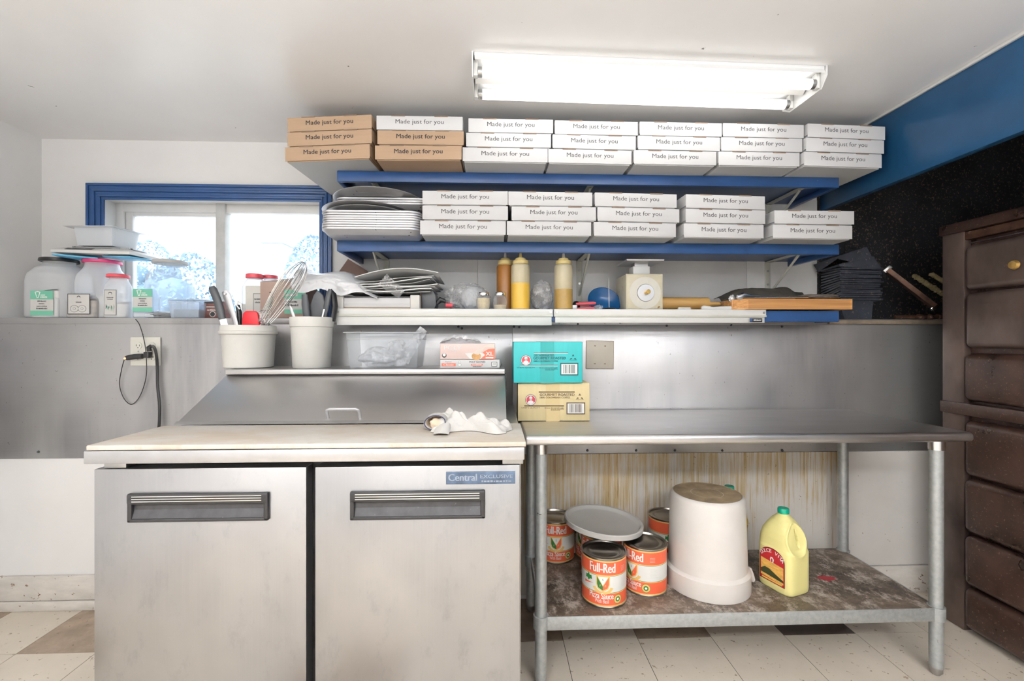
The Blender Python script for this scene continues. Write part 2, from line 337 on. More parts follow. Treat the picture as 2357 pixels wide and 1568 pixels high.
class MB:
    def __init__(s): s.v = []; s.f = []; s.m = []
    def raw(s, vs, fs, m=0, M=None):
        o = len(s.v)
        for v in vs:
            v = Vector(v)
            if M is not None: v = M @ v
            s.v.append(v)
        for f in fs: s.f.append(tuple(i + o for i in f)); s.m.append(m)
        return s
    def frombm(s, bm, m=0, M=None):
        bm.verts.index_update()
        s.raw([v.co.copy() for v in bm.verts], [[v.index for v in f.verts] for f in bm.faces], m, M); bm.free(); return s
    def box(s, x0, x1, y0, y1, z0, z1, m=0, bev=0.0, seg=2, M=None):
        bm = bmesh.new(); bmesh.ops.create_cube(bm, size=1)
        for v in bm.verts:
            v.co = Vector(((x0 + x1) / 2 + v.co.x * (x1 - x0), (y0 + y1) / 2 + v.co.y * (y1 - y0), (z0 + z1) / 2 + v.co.z * (z1 - z0)))
        if bev > 0:
            bmesh.ops.bevel(bm, geom=list(bm.edges), offset=bev, segments=seg, profile=0.5, affect='EDGES', clamp_overlap=True)
        return s.frombm(bm, m, M)
    def lathe(s, prof, m=0, seg=32, c=(0, 0, 0), M=None, sx=1, sy=1, rot0=0):
        vs = []; fs = []; n = len(prof)
        for i in range(seg):
            a = 2 * PI * i / seg + rot0
            for r, z in prof: vs.append((c[0] + r * math.cos(a) * sx, c[1] + r * math.sin(a) * sy, c[2] + z))
        for i in range(seg):
            j = (i + 1) % seg
            for k in range(n - 1):
                if prof[k][0] < 1e-6 and prof[k + 1][0] < 1e-6: continue
                fs.append((i * n + k, j * n + k, j * n + k + 1, i * n + k + 1))
        return s.raw(vs, fs, m, M)
    def cyl(s, p0, p1, r0, r1=None, m=0, seg=20, caps=True):
        p0 = Vector(p0); p1 = Vector(p1); d = p1 - p0; r1 = r0 if r1 is None else r1
        M = Matrix.Translation(p0) @ d.to_track_quat('Z', 'Y').to_matrix().to_4x4()
        L = d.length; pr = [(r0, 0), (r1, L)]
        if caps: pr = [(0, 0)] + pr + [(0, L)]
        return s.lathe(pr, m, seg, M=M)
    def tube(s, pts, r, m=0, seg=8, closed=False, flat=1.0):
        pts = [Vector(p) for p in pts]; n = len(pts); vs = []; fs = []
        rr = r if isinstance(r, (list, tuple)) else [r] * n
        up = Vector((0, 0, 1)); prev = None
        for i, p in enumerate(pts):
            a = pts[(i - 1) % n] if (closed or i > 0) else p
            b = pts[(i + 1) % n] if (closed or i < n - 1) else p
            t = (b - a).normalized()
            if prev is None:
                x = t.cross(up)
                if x.length < 0.05: x = t.cross(Vector((0, 1, 0)))
                x.normalize()
            else:
                x = prev - t * prev.dot(t); x.normalize()
            prev = x; y = t.cross(x)
            for k in range(seg):
                an = 2 * PI * k / seg
                vs.append(p + (x * math.cos(an) * flat + y * math.sin(an)) * rr[i])
        for i in range(n if closed else n - 1):
            j = (i + 1) % n
            for k in range(seg):
                l = (k + 1) % seg
                fs.append((i * seg + k, i * seg + l, j * seg + l, j * seg + k))
        if not closed:
            fs.append(tuple(range(seg))[::-1]); fs.append(tuple((n - 1) * seg + k for k in range(seg)))
        return s.raw(vs, fs, m)
    def prism(s, poly, y0, y1, m=0, bev=0.0, M=None, seg=2):      # polygon in x,z extruded along y
        bm = bmesh.new()
        a = [bm.verts.new((x, y0, z)) for x, z in poly]; b = [bm.verts.new((x, y1, z)) for x, z in poly]
        bm.faces.new(a); bm.faces.new(b[::-1]); n = len(poly)
        for i in range(n): bm.faces.new((a[(i + 1) % n], a[i], b[i], b[(i + 1) % n]))
        bmesh.ops.recalc_face_normals(bm, faces=list(bm.faces))
        if bev > 0: bmesh.ops.bevel(bm, geom=list(bm.edges), offset=bev, segments=seg, profile=0.5, affect='EDGES', clamp_overlap=True)
        return s.frombm(bm, m, M)
    def surf(s, fn, nu, nv, m=0, M=None):
        vs = [fn(i / nu, j / nv) for j in range(nv + 1) for i in range(nu + 1)]
        fs = [(j * (nu + 1) + i, j * (nu + 1) + i + 1, (j + 1) * (nu + 1) + i + 1, (j + 1) * (nu + 1) + i) for j in range(nv) for i in range(nu)]
        return s.raw(vs, fs, m, M)
    def rect(s, x0, x1, z0, z1, y=0, m=0, nx=1, M=None):
        return s.surf(lambda u, v: (x0 + (x1 - x0) * u, y, z0 + (z1 - z0) * v), nx, 1, m, M)
    def poly(s, pts, y=0, m=0, M=None):
        return s.raw([(x, y, z) for x, z in pts], [tuple(range(len(pts)))], m, M)
    def disc(s, x, z, r, y=0, m=0, seg=28, sx=1, M=None):
        return s.poly([(x + r * sx * math.cos(2 * PI * k / seg), z + r * math.sin(2 * PI * k / seg)) for k in range(seg)], y, m, M)
    def text(s, t, x, z, h, w=None, y=0, m=0, bold=0.0, M=None, slope=0.0):   # (x,z) = centre of the baseline
        vs, fs, asp = text_geo(t); w = h * asp if w is None else w
        if bold > 0:
            for dx in (-1, 1): s.raw([(x + a * w + dx * h * (.018 + bold * .6), y - .00012 * (1.5 + .5 * dx), z + b * h + a * w * slope) for a, b in vs], fs, m, M)
        return s.raw([(x + a * w, y, z + b * h + a * w * slope) for a, b in vs], fs, m, M)
    def dashes(s, x, z, w, h, y=0, m=0, seed=1):      # a line of print too small to read
        rr = random.Random(seed); c = x - w / 2
        while c < x + w / 2 - w * .03:
            d = w * rr.uniform(.04, .11); s.rect(c, min(c + d, x + w / 2), z, z + h * rr.uniform(.7, 1), y, m); c += d + w * .025
        return s
    def cut(s, L):                                      # split long faces so they can be bent
        bm = bmesh.new(); vv = [bm.verts.new(v) for v in s.v]
        for f, m in zip(s.f, s.m):
            try: bm.faces.new([vv[i] for i in f]).material_index = m
            except ValueError: pass
        bmesh.ops.triangulate(bm, faces=[f for f in bm.faces if len(f.verts) > 4])
        for k in range(5):
            e = [e for e in bm.edges if abs(e.verts[0].co.x - e.verts[1].co.x) > L]
            if not e: break
            bmesh.ops.subdivide_edges(bm, edges=e, cuts=1); bmesh.ops.triangulate(bm, faces=[f for f in bm.faces if len(f.verts) > 4])
        bm.verts.index_update(); s.v = [v.co.copy() for v in bm.verts]; s.f = [tuple(v.index for v in f.verts) for f in bm.faces]; s.m = [f.material_index for f in bm.faces]
        bm.free(); return s
    def blob(s, c, rad, seed=0, amp=0.2, freq=3.0, m=0, sub=4, flat=None, ridge=True):
        bm = bmesh.new(); bmesh.ops.create_icosphere(bm, subdivisions=sub, radius=1)
        for v in bm.verts:
            d = v.co.normalized(); p = d * freq + Vector((seed * 7.3, seed * 3.1, seed))
            n = noise.noise(p) + 0.5 * noise.noise(p * 2.3)
            if ridge: n = abs(n) * 1.6 - 0.4 + 0.35 * abs(noise.noise(p * 4.7))
            k = 1 + amp * n
            co = Vector((d.x * rad[0] * k, d.y * rad[1] * k, d.z * rad[2] * k))
            if flat is not None and co.z < flat: co.z = flat
            v.co = co + Vector(c)
        return s.frombm(bm, m)
    def wrap(s, Rad, start=0):
        for i in range(start, len(s.v)):
            v = s.v[i]; r = Rad - v.y; a = v.x / Rad
            s.v[i] = Vector((r * math.sin(a), -r * math.cos(a), v.z))
        return s
    def xf(s, M, start=0):
        for i in range(start, len(s.v)): s.v[i] = M @ s.v[i]
        return s
    def rel(s, t):
        o = Vector(t.location)
        s.v = [v - o for v in s.v]; return s
    def build(s, name, mats, parent=None, loc=None, rz=0, ang=38, rot=None):
        me = bpy.data.meshes.new(name)
        me.from_pydata([tuple(v) for v in s.v], [], s.f); me.validate()
        if not isinstance(mats, (list, tuple)): mats = [mats]
        for m in mats: me.materials.append(MT[m] if isinstance(m, str) else m)
        if len(me.polygons) == len(s.m): me.polygons.foreach_set('material_index', s.m)
        me.polygons.foreach_set('use_smooth', [True] * len(me.polygons))
        me.set_sharp_from_angle(angle=R(ang)); me.update()
        o = bpy.data.objects.new(name, me); COL.objects.link(o)
        if parent is not None: o.parent = parent
        if loc is not None: o.location = loc
        o.rotation_euler = rot if rot is not None else (0, 0, rz)
        return o

def tag(o, label, cat, group=None, kind=None):
    o['label'] = label; o['category'] = cat
    if group: o['group'] = group
    if kind: o['kind'] = kind
    return o
def thing(name, label, cat, loc=(0, 0, 0), rz=0, group=None, rot=None):
    o = bpy.data.objects.new(name, None); COL.objects.link(o); o.empty_display_size = 0.05
    o.location = loc; o.rotation_euler = rot if rot is not None else (0, 0, rz)
    return tag(o, label, cat, group)
def struct(mb, name, mats, **k):
    o = mb.build(name, mats, **k); o['kind'] = 'structure'; return o
def dup(root, loc, rz=None, label=None, group=None, rot=None):
    r = root.copy(); COL.objects.link(r); r.location = loc
    if rz is not None: r.rotation_euler = (0, 0, rz)
    if rot is not None: r.rotation_euler = rot
    if label: r['label'] = label
    if group: r['group'] = group
    for ch in list(root.children):
        c = ch.copy(); COL.objects.link(c); c.parent = r
        for g in list(ch.children):
            d = g.copy(); COL.objects.link(d); d.parent = c
    return r
# ------------------------------------------------------------------ the room
YL, YU = 2.14, 2.34            # lower wall face, recessed upper wall face
XW = -2.246                    # left wall
ZCEIL = 2.217; ZLEDGE = 1.318
XBEAM = XA(1887, YU)
XBLK = XA(1880, YU)
wx0, wx1 = XA(230, YU), XA(737, YU); wz1 = ZA(500, 456, YU)

b = MB(); b.box(XW - 0.1, 3.1, YL, 2.5, 0, ZLEDGE)
b.box(XW - 0.1, wx0, YU, 2.5, ZLEDGE, ZCEIL + 0.3).box(wx1, XBLK, YU, 2.5, ZLEDGE, ZCEIL + 0.3).box(wx0, wx1, YU, 2.5, wz1, ZCEIL + 0.3)
struct(b, 'wall_back', 'wall')
struct(MB().box(XBLK, 3.1, YU, 2.5, ZLEDGE, 2.75), 'wall_alcove_back', 'black_wall')
struct(MB().box(XW - 0.1, XW, -1.8, 2.5, 0, ZCEIL + 0.3), 'wall_left', 'wall')
struct(MB().box(XW - 0.1, 3.1, -1.8, -1.7, 0, 2.75), 'wall_rear', 'wall')
struct(MB().box(3.0, 3.1, -1.8, 2.5, 0, 2.75), 'wall_right', 'black_wall')
struct(MB().box(XW - 0.1, XBEAM + 0.03, -1.8, 2.5, ZCEIL, ZCEIL + 0.1), 'ceiling', 'ceil')
struct(MB().box(XBEAM + 0.036, 3.1, -1.8, 2.5, 2.6, 2.7), 'ceiling_alcove', 'black_wall')
struct(MB().box(XBEAM, XBEAM + 0.035, -1.8, YU, ZA(1887, 487, YU), 2.61, bev=0.004), 'beam_blue', 'blue_beam')
struct(MB().box(XBEAM - 0.012, XBEAM + 0.001, -1.7, YU, ZCEIL - 0.012, ZCEIL, bev=0.003), 'trim_6', 'trim')

# floor tiles, 305 mm vinyl squares with dark seams
TX, TY, TS = XA(1468, 1.835), 1.835, 0.305
b = MB(); b.box(XW - 0.1, 3.1, -1.8, 2.5, -0.1, -0.0015, m=3)
i0 = int((XW - TX) // TS) - 1
for i in range(i0, i0 + 19):
    for j in range(-12, 3):
        x = TX + i * TS; y = TY + j * TS; m = 0
        if j == 0: m = {0: 1, 2: 2, -2: 1, -8: 1, -10: 1, -4: 1, -6: 1}.get(i, 0)
        if j == -3: m = 1 if i % 4 == 0 else 0
        g = 0.0012
        b.box(x + g, x + TS - g, y + g, y + TS - g, -0.004, 0, m=m)
struct(b, 'floor', ['tile', 'tile_b', 'tile_d', 'grout'])

# steel cladding on the lower wall with its folded top edge
b = MB(); xs = [XW, XA(1180, YL), XA(2170, YL) + 0.9]
for k in range(2): b.box(xs[k] + 0.001, xs[k + 1] - 0.001, YL - 0.004, YL, 0.682, ZLEDGE, bev=0.001)
b.box(XW, xs[2], YL - 0.007, YL + 0.02, ZLEDGE - 0.026, ZLEDGE + 0.002, bev=0.002)
b.box(XW, XW + 0.004, XA(5, 2.0) * 0 + 2.02, YL, 0.68, ZLEDGE, bev=0.001)
b.box(XW + 0.002, XW + 0.008, YL - 0.010, YL - 0.003, 0.68, ZLEDGE)
struct(b, 'wall_back_cladding', 'dado')
scr = []
for px, py in ((1055, 752), (1063, 756), (1183, 752), (1195, 753), (1330, 746), (1427, 743), (1535, 750), (1683, 748), (1800, 752), (90, 1040), (1352, 1037), (1464, 1037), (1553, 1037), (1662, 1037), (1800, 1037)):
    z = ZA(px, py, YL - 0.005)
    o = scr[0].copy() if scr else MB().cyl((0, 0, 0), (0, -0.005, 0), 0.006, 0.004, seg=10).build('wall_screw', 'dgrey')
    if scr: COL.objects.link(o)
    o.location = (XA(px, YL - 0.005), YL - 0.0042 if py < 800 else YL - 0.0075, z); scr.append(o)
    if py < 800: tag(o, 'small dark screw head on the steel cladding just below the ledge or shelf', 'screw', 'screws along the top of the cladding')
    else: tag(o, 'small dark screw head along the bottom edge of the steel cladding', 'screw', 'screws along the bottom of the cladding')

struct(MB().box(XA(1195, YL), XA(1948, YL) - 0.002, YL - 0.006, YL, 0.02, 0.681, bev=0.001), 'wall_back_board_stained', 'stained')
struct(MB().box(XA(1948, YL) + 0.001, 2.9, YL - 0.008, YL, 0.13, 0.681, bev=0.001), 'wall_back_board', 'board')
b = MB()
b.box(XW, XA(1195, YL), YL - 0.016, YL, 0.045, 0.155, bev=0.003).box(XW, XA(1195, YL), YL - 0.022, YL, 0, 0.043, bev=0.003)
b.box(XA(1948, YL), 2.9, YL - 0.016, YL, 0.0, 0.127, bev=0.003)
struct(b, 'baseboard_back', 'base')
b = MB(); b.box(XW, XW + 0.016, 2.03, YL - 0.016, 0.045, 0.155, bev=0.003).box(XW, XW + 0.024, 1.95, YL - 0.02, 0, 0.043, bev=0.003)
struct(b, 'baseboard_left', 'base')
struct(MB().box(XW, XW + 0.020, 1.86, 2.020, 0.0, ZCEIL, bev=0.003), 'trim_2', 'trim')

# white panel behind the shelves (the wall there is panelled)
b = MB()
for a, c in ((766, 1100), (1100, 1718), (1718, 1880)):
    b.box(XA(a, YU) + 0.001, XA(c, YU) - 0.001, YU - 0.004, YU, ZLEDGE, ZA(1300, 455, YU), bev=0.001)
struct(b, 'wall_back_panel', 'trim')

# blue window casing, stepped moulding on the wall face
b = MB(); yc = YU - 0.022
ox0, ox1, oz = XA(196, yc), XA(762, yc), ZA(480, 424, yc); iw = 0.078
for k, (a, d) in enumerate(((0, 0.022), (0.012, 0.016), (0.026, 0.020), (0.040, 0.014), (0.054, 0.018), (0.066, 0.012))):
    e = (0.012, 0.026, 0.040, 0.054, 0.066, iw)[k]
    b.box(ox0 + a, ox0 + e, YU - d, YU, ZLEDGE, oz - a, bev=0.002)
    b.box(ox1 - e * 0.8, ox1 - a * 0.8, YU - d, YU, ZLEDGE, oz - a, bev=0.002)
    b.box(ox0 + a + .0006, ox1 - a * 0.8 - .0006, YU - d - .0008, YU, oz - e, oz - a + .0004, bev=0.002)
struct(b, 'trim_1', 'blue')
# window
YF = 2.43
fx0, fx1 = XA(262, YF), XA(740, YF) + 0.02; fz1 = wz1; fz0 = ZLEDGE
b = MB()
b.box(wx0 - 0.005, wx0 + 0.004, YU + 0.001, 2.46, fz0, fz1 + .004, m=2).box(wx0 - .005, fx0 + .02, YF + .002, 2.5, fz0, fz1 + .01, m=2).box(wx0, wx1, YU + .001, 2.46, fz1 - .004, fz1 + .01, m=2)
def px2x(p): return XA(p, YF)
t = 0.05
b.box(fx0, px2x(283), YF, YF + t, fz0, fz1, bev=0.004).box(px2x(734), fx1, YF, YF + t, fz0, fz1, bev=0.004)
b.box(px2x(283)-.003, px2x(734)+.003, YF+.0012, YF + t, ZA(500, 489, YF), fz1 + 0.01, bev=0.002).box(px2x(283)-.003, px2x(734)+.003, YF+.0012, YF + t, fz0, ZA(500, 716, YF), bev=0.004)
b.box(px2x(499), px2x(521), YF - 0.012, YF + t, fz0, fz1, m=1, bev=0.004)
b.box(px2x(284), px2x(300), YF + 0.015, YF + t - 0.005, fz0, fz1, bev=0.003)
b.box(px2x(300)-.002, px2x(500), YF + 0.0165, YF + t - 0.005, ZA(400, 496, YF), fz1, bev=0.003)
win = struct(b, 'window_1', ['trim', 'vinyl', 'trim'])
MB().box(px2x(299), px2x(500), YF + 0.03, YF + 0.034, ZA(400, 716, YF), ZA(400, 492, YF)).build('pane', 'glass', win)
MB().box(px2x(520), px2x(735), YF + 0.03, YF + 0.034, ZA(400, 716, YF), ZA(400, 489, YF)).build('pane', 'glass', win)

# outdoors, seen through the window
struct(MB().box(-30, 30, 2.6, 60, -0.6, -0.3), 'ground_outside', 'ground_o')
def tree(px, Y, z0, ztop, rad, seed, label, n=2200):
    rnd = random.Random(seed); x = XA(px, Y)
    t = thing('tree', label, 'tree', (x, Y, -0.3), group='trees outside the window')
    MB().tube([(0, 0, 0), (0.05, 0, (z0 + ztop) * 0.4), (0, 0.05, ztop * 0.9)], [0.09, 0.07, 0.02]).build('trunk', 'bark', t)
    b = MB()
    for k in range(9):
        c = Vector((rnd.uniform(-.55, .55) * rad, rnd.uniform(-.4, .4) * rad, z0 + 0.3 + rnd.uniform(0.1, 0.85) * (ztop - z0)))
        b.blob(c, (rad * .42, rad * .42, rad * .38), seed + k, 0.35, 3, sub=2)
    for k in range(n):
        d = Vector((rnd.gauss(0, 1), rnd.gauss(0, 1), rnd.gauss(0, 1))).normalized()
        c = Vector((d.x * rad, d.y * rad, z0 + 0.3 + (ztop - z0) * (0.5 + 0.55 * d.z))) * 1.0
        u = Vector((rnd.uniform(-1, 1), rnd.uniform(-1, 1), rnd.uniform(-1, 1))).normalized() * 0.045
        v2 = u.orthogonal().normalized() * 0.026
        b.raw([c - u, c + v2, c + u, c - v2], [(0, 1, 2, 3)])
    b.build('foliage', 'leaf', t)
tree(440, 9.0, 0.2, ZA(440, 600, 9.0), 0.75, 3, 'pale blue-green tree outside the left window pane')
tree(345, 13.0, 0.2, ZA(345, 570, 13.0), 0.8, 5, 'small pale tree further off at the left edge of the left pane')
tree(722, 10.0, 0.2, ZA(722, 560, 10.0), 0.65, 9, 'pale tree outside the right edge of the right pane')
t = thing('house', 'pale blue-grey house outside the right window pane', 'house', (XA(628, 14), 14, -0.3))
MB().box(-0.26, 0.26, 0, 2.5, 0, ZA(628, 560, 14) + 0.3).build('wall', 'render_w', t)
MB().prism([(-0.34, ZA(628, 560, 14) + 0.3), (0.34, ZA(628, 560, 14) + 0.3), (0.26, ZA(628, 548, 14) + 0.3), (-0.26, ZA(628, 548, 14) + 0.3)], -0.1, 2.6).build('roof', 'roof_t', t)

# ------------------------------------------------------------------ ceiling fixture
t = thing('ceiling_light', 'white two-tube fluorescent fixture on the ceiling above the pizza boxes', 'ceiling light', (-0.080, 1.574, ZCEIL), R(1.5))
L = 1.287
b = MB().box(0.01, L - 0.01, 0.0, 0.23, -0.014, -0.0005, bev=0.002).prism([(0, 0), (0, 0)], 0, 0) if False else MB()
b.box(0.008, L - 0.008, 0.004, 0.226, -0.012, 0, bev=0.002)
b.raw([(0.01, .075, -.012), (L - .01, .075, -.012), (L - .01, .115, -.048), (.01, .115, -.048), (.01, .155, -.012), (L - .01, .155, -.012)], [(0, 1, 2, 3), (3, 2, 5, 4)])
b.raw([(0.01, .004, -.012), (L - .01, .004, -.012), (L - .01, -.004, -.03), (.01, -.004, -.03)], [(0, 1, 2, 3)])
b.build('housing', 'fixture', t)
for x in (0.0, L - 0.004):
    b = MB(); bm = [(0, 0), (0, -.035), (.03, -.072), (.20, -.072), (.245, -.045), (.245, 0)]
    vs = [(x, p, q) for p, q in bm] + [(x + .004, p, q) for p, q in bm]; n = 6
    b.raw(vs, [tuple(range(n))[::-1], tuple(range(n, 2 * n))] + [(i, (i + 1) % n, (i + 1) % n + n, i + n) for i in range(n)])
    b.build('end_plate', 'fixture', t)
for y in (0.042, 0.187):
    MB().cyl((0.036, y, -0.048), (L - 0.036, y, -0.048), 0.0185, seg=20).build('tube', 'tube', t)
    for x0, x1 in ((0.005, 0.02), (L - 0.02, L - 0.005)):
        MB().box(x0, x1, y - 0.012, y + 0.012, -0.066, -0.012, bev=0.002).build('lamp_holder', 'white_pl', t)
        MB().cyl((x0 + (0.015 if x0 < .5 else -0.016), y, -0.048), (x1 + (0.016 if x0 < .5 else -0.015), y, -0.048), 0.0175, seg=16).build('tube_cap', 'dull_metal', t)

# ------------------------------------------------------------------ blue shelves with white brackets
YS = 2.0                       # front edge of the shelves
sx0, sx1 = XA(775, YS), XA(1932, YS)
ZS1 = ZA(1300, 400, YS); ZS2 = ZA(1300, 558, YS); ZS3 = ZA(1300, 714, YS)
def shelf(z, th, label):
    b = MB(); b.box(sx0 + .001, sx1 - .001, YS + .004, YU - 0.005, z - 0.02, z, bev=0.002)
    b.box(sx0, sx1, YS, YS + 0.02, z - th, z + 0.0005, bev=0.003)
    b.box(sx0, sx0 + 0.02, YS + 0.02, YU - 0.005, z - th, z - 0.02, bev=0.002).box(sx1 - 0.02, sx1, YS + 0.02, YU - 0.005, z - th, z - 0.02, bev=0.002)
    return tag(b.build('wall_shelf', 'blue'), label, 'shelf', 'blue painted wall shelves')
shelf(ZS1, 0.046, 'blue painted wooden wall shelf, topmost, carrying seven stacks of pizza boxes')
shelf(ZS2, 0.046, 'blue painted wooden wall shelf in the middle, with round pans at its left end')
shelf(ZS3, 0.050, 'blue painted wooden shelf, lowest, with white metal rails along its front')
def bracket(px, z, label, dz=0.21):
    x = XA(px, YU)
    t = thing('shelf_bracket', label, 'bracket', (x, YU - 0.0045, z), group='white shelf brackets')
    MB().box(-.014, .014, -0.30, 0, -0.006, 0, bev=.001).build('arm', 'enamel_edge', t)
    b = MB().box(-.014, .014, -0.005, 0, -dz, -.004, bev=.001)
    for q in (.05, .12, .18): b.cyl((0, -.004, -q), (0, -.008, -q), .006, m=1, seg=12)
    b.build('upright', ['enamel_edge', 'dull_metal'], t)
    b = MB().tube([(0, -0.25, -0.008), (0, -0.006, -dz + 0.03)], 0.006, seg=6); b.build('brace', 'enamel_edge', t)
names = ('left', 'middle', 'right')
for k, px in enumerate((890, 1333, 1765)):
    bracket(px, ZS2 - 0.021, 'white metal bracket under the middle blue shelf, %s of three' % names[k])
    bracket(px + 2, ZS1 - 0.021, 'white metal bracket under the top blue shelf, %s of three' % names[k], 0.18)

# white enamel rails on the front of the lowest shelf
def rail(p0, p1, pb, label, badge=False):
    x0, x1 = XA(p0, 1.985), XA(p1, 1.985); c = (x0 + x1) / 2; h = (x1 - x0) / 2; L = x1 - x0
    top = ZA(1300, 713, 1.985); bot = ZA(1300, pb, 1.985); mid = top - 0.027
    t = thing('shelf_rail', label, 'rail', (c, YS - 0.0005, top), group='white metal rails on the lowest shelf')
    b = MB().box(-h, h, -0.016, 0, mid - top, 0.003, bev=.005, seg=3).box(-h, h, -0.016, 0.05, 0.0005, 0.003, bev=.001)
    for sx in (-1, 1): b.cyl((sx * (h - .012), -.015, -.012), (sx * (h - .012), -.019, -.012), .005, m=1, seg=12)
    b.build('upper_lip', ['enamel', 'dull_metal'], t)
    MB().box(-h + .006, h - .006, -0.011, 0, bot - top, mid - top - 0.002, bev=.001).build('lower_lip', 'enamel', t)
    MB().box(-h, h, -0.0172, -0.010, mid - top - .004, mid - top + .004, bev=.001).build('edge_strip', 'enamel_edge', t)
    if badge:
        b = MB().box(h - .085, h - .028, -.0125, -.0108, bot - top + .004, bot - top + .019, m=0, bev=.0005)
        b.text('NEW AGE', h - .052, bot - top + .008, .007, .04, y=-.0129, m=1); b.rect(h - .083, h - .074, bot - top + .006, bot - top + .017, y=-.0129, m=2)
        b.build('badge', ['black', 'white_ink', 'blue'], t)
rail(771, 1273, 749, 'white metal rail along the shelf front, longer deeper one at the left')
rail(1275, 1764, 743, 'white metal rail along the shelf front, right one with a small dark badge', False)
b = MB(); x0 = XA(1764, 1.97)
bz = ZA(1740, 737, 1.97)
b.box(-.028, .028, -.0015, 0, -.008, .008, bev=.0005).rect(-.026, -.016, -.006, .006, y=-.0018, m=2).dashes(.006, -.003, .034, .006, y=-.0018, m=1, seed=5)
tag(b.build('name_plate', ['black', 'white_ink', 'blue'], loc=(XA(1740, 1.973), 1.9735, bz)), 'tiny dark plate with faint white print on the right rail end', 'plate')
# ------------------------------------------------------------------ pizza boxes
BW, BH, BD = 0.352, 0.0605, 0.44
def pizza_box(kind, bold):
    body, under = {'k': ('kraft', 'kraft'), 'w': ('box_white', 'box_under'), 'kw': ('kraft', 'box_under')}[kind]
    t = thing('pizza_box', 'box', 'pizza box')
    h = BW / 2
    b = MB()
    # tray: front leans slightly inward towards the base
    b.raw([(-h + .006, .006, 0), (h - .006, .006, 0), (h - .003, BD, 0), (-h + .003, BD, 0),
           (-h + .003, .001, BH * .82), (h - .003, .001, BH * .82), (h - .003, BD, BH * .82), (-h + .003, BD, BH * .82)],
          [(0, 3, 2, 1), (0, 1, 5, 4), (1, 2, 6, 5), (2, 3, 7, 6), (3, 0, 4, 7)], 0)
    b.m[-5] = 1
    b.build('tray', [body, under], t)
    b = MB().box(-h, h, -.001, BD, BH - .004, BH - .0005, bev=.0008)
    b.box(-h, h, -.0022, -.0004, .0025, BH - .001, bev=.0005).box(-h - .0005, -h + .0012, 0, BD, .012, BH - .002).box(h - .0012, h + .0005, 0, BD, .012, BH - .002)
    b.build('lid', body, t)
    for s in (-1, 1): MB().box(s * .088 - .028, s * .088 + .028, -.0035, .003, BH - .003, BH + .0012, bev=.0006).build('tuck_slot', 'kraft_dark', t)
    tb = MB().text('Made just for you', 0, .0225, .0235, .197, y=-.0026)
    if bold > .01: tb.text('Made just for you', .0009, .0226, .0235, .197, y=-.0027).text('Made just for you', .0004, .0219, .0235, .197, y=-.0028)
    tb.build('lettering', 'ink' if kind != 'w' else 'ink_grey', t)
    return t
proto = {}
place = ('bottom', 'middle', 'top')
oy = ('leftmost', 'second', 'third', 'fourth', 'fifth', 'sixth', 'rightmost')
def put_box(kind, px, Y, z, yaw, roll, label, group):
    loc = (XA(px, Y), Y, z)
    if kind not in proto:
        t = pizza_box(kind, 0.02 if kind != 'w' else 0.008); proto[kind] = t
        t.location = loc; t.rotation_euler = (0, roll, yaw); t['label'] = label; t['group'] = group; return t
    return dup(proto[kind], loc, label=label, group=group, rot=(0, roll, yaw))
rnd = random.Random(4)
U = [((754, 759, 759), ('kw', 'k', 'k'), -4.2, 1.89), ((963, 968, 966), ('k', 'k', 'w'), -1.0, 1.875), ((1163, 1171, 1176), 'www', 0.4, 1.885),
     ((1358, 1368, 1373), 'www', 0.7, 1.89), ((1554, 1563, 1567), 'www', 0.5, 1.888), ((1747, 1753, 1757), 'www', 0.5, 1.888), ((1940, 1945, 1948), 'www', 2.2, 1.885)]
for i, (pxs, kinds, yaw, Y) in enumerate(U):
    for k in range(3):
        kind = kinds[k]; c = 'brown' if kind != 'w' else 'white'
        lb = '%s pizza box at the %s of the %s stack on the top blue shelf' % (c, place[k], oy[i] if i in (0, 6) else oy[i] + ' stack from the left'[0:0])
        if i not in (0, 6): lb = '%s pizza box, %s of the %s stack from the left, top shelf' % (c, place[k], oy[i])
        put_box(kind, pxs[k], Y + (0, .004, .010)[k], ZS1 + 0.0005 + k * (BH + 0.0022), R(yaw + rnd.uniform(-.3, .3)), R(rnd.uniform(-.25, .25) if i else -1.3), lb, 'pizza boxes on the top shelf')
Lw = [((1066, 1071, 1071), -0.3, 1.885), ((1264, 1275, 1267), 0.6, 1.885), ((1462, 1470, 1464), 2.6, 1.89), ((1666, 1670, 1670), 2.6, 1.90), ((1870, 1874), 0.8, 1.90)]
oz = ('leftmost', 'second', 'third', 'fourth', 'rightmost')
for i, (pxs, yaw, Y) in enumerate(Lw):
    for k in range(len(pxs)):
        pl = place[k] if len(pxs) == 3 else ('bottom', 'top')[k]
        st = '%s stack' % oz[i] if i in (0, 4) else '%s stack from the left' % oz[i]
        put_box('w', pxs[k], Y + k * 0.003, ZS2 + 0.0005 + k * (BH + 0.0022), R(yaw + rnd.uniform(-.6, .6)), R(rnd.uniform(-.2, .2)),
                'white pizza box, %s of the %s, middle shelf' % (pl, st), 'pizza boxes on the middle shelf')

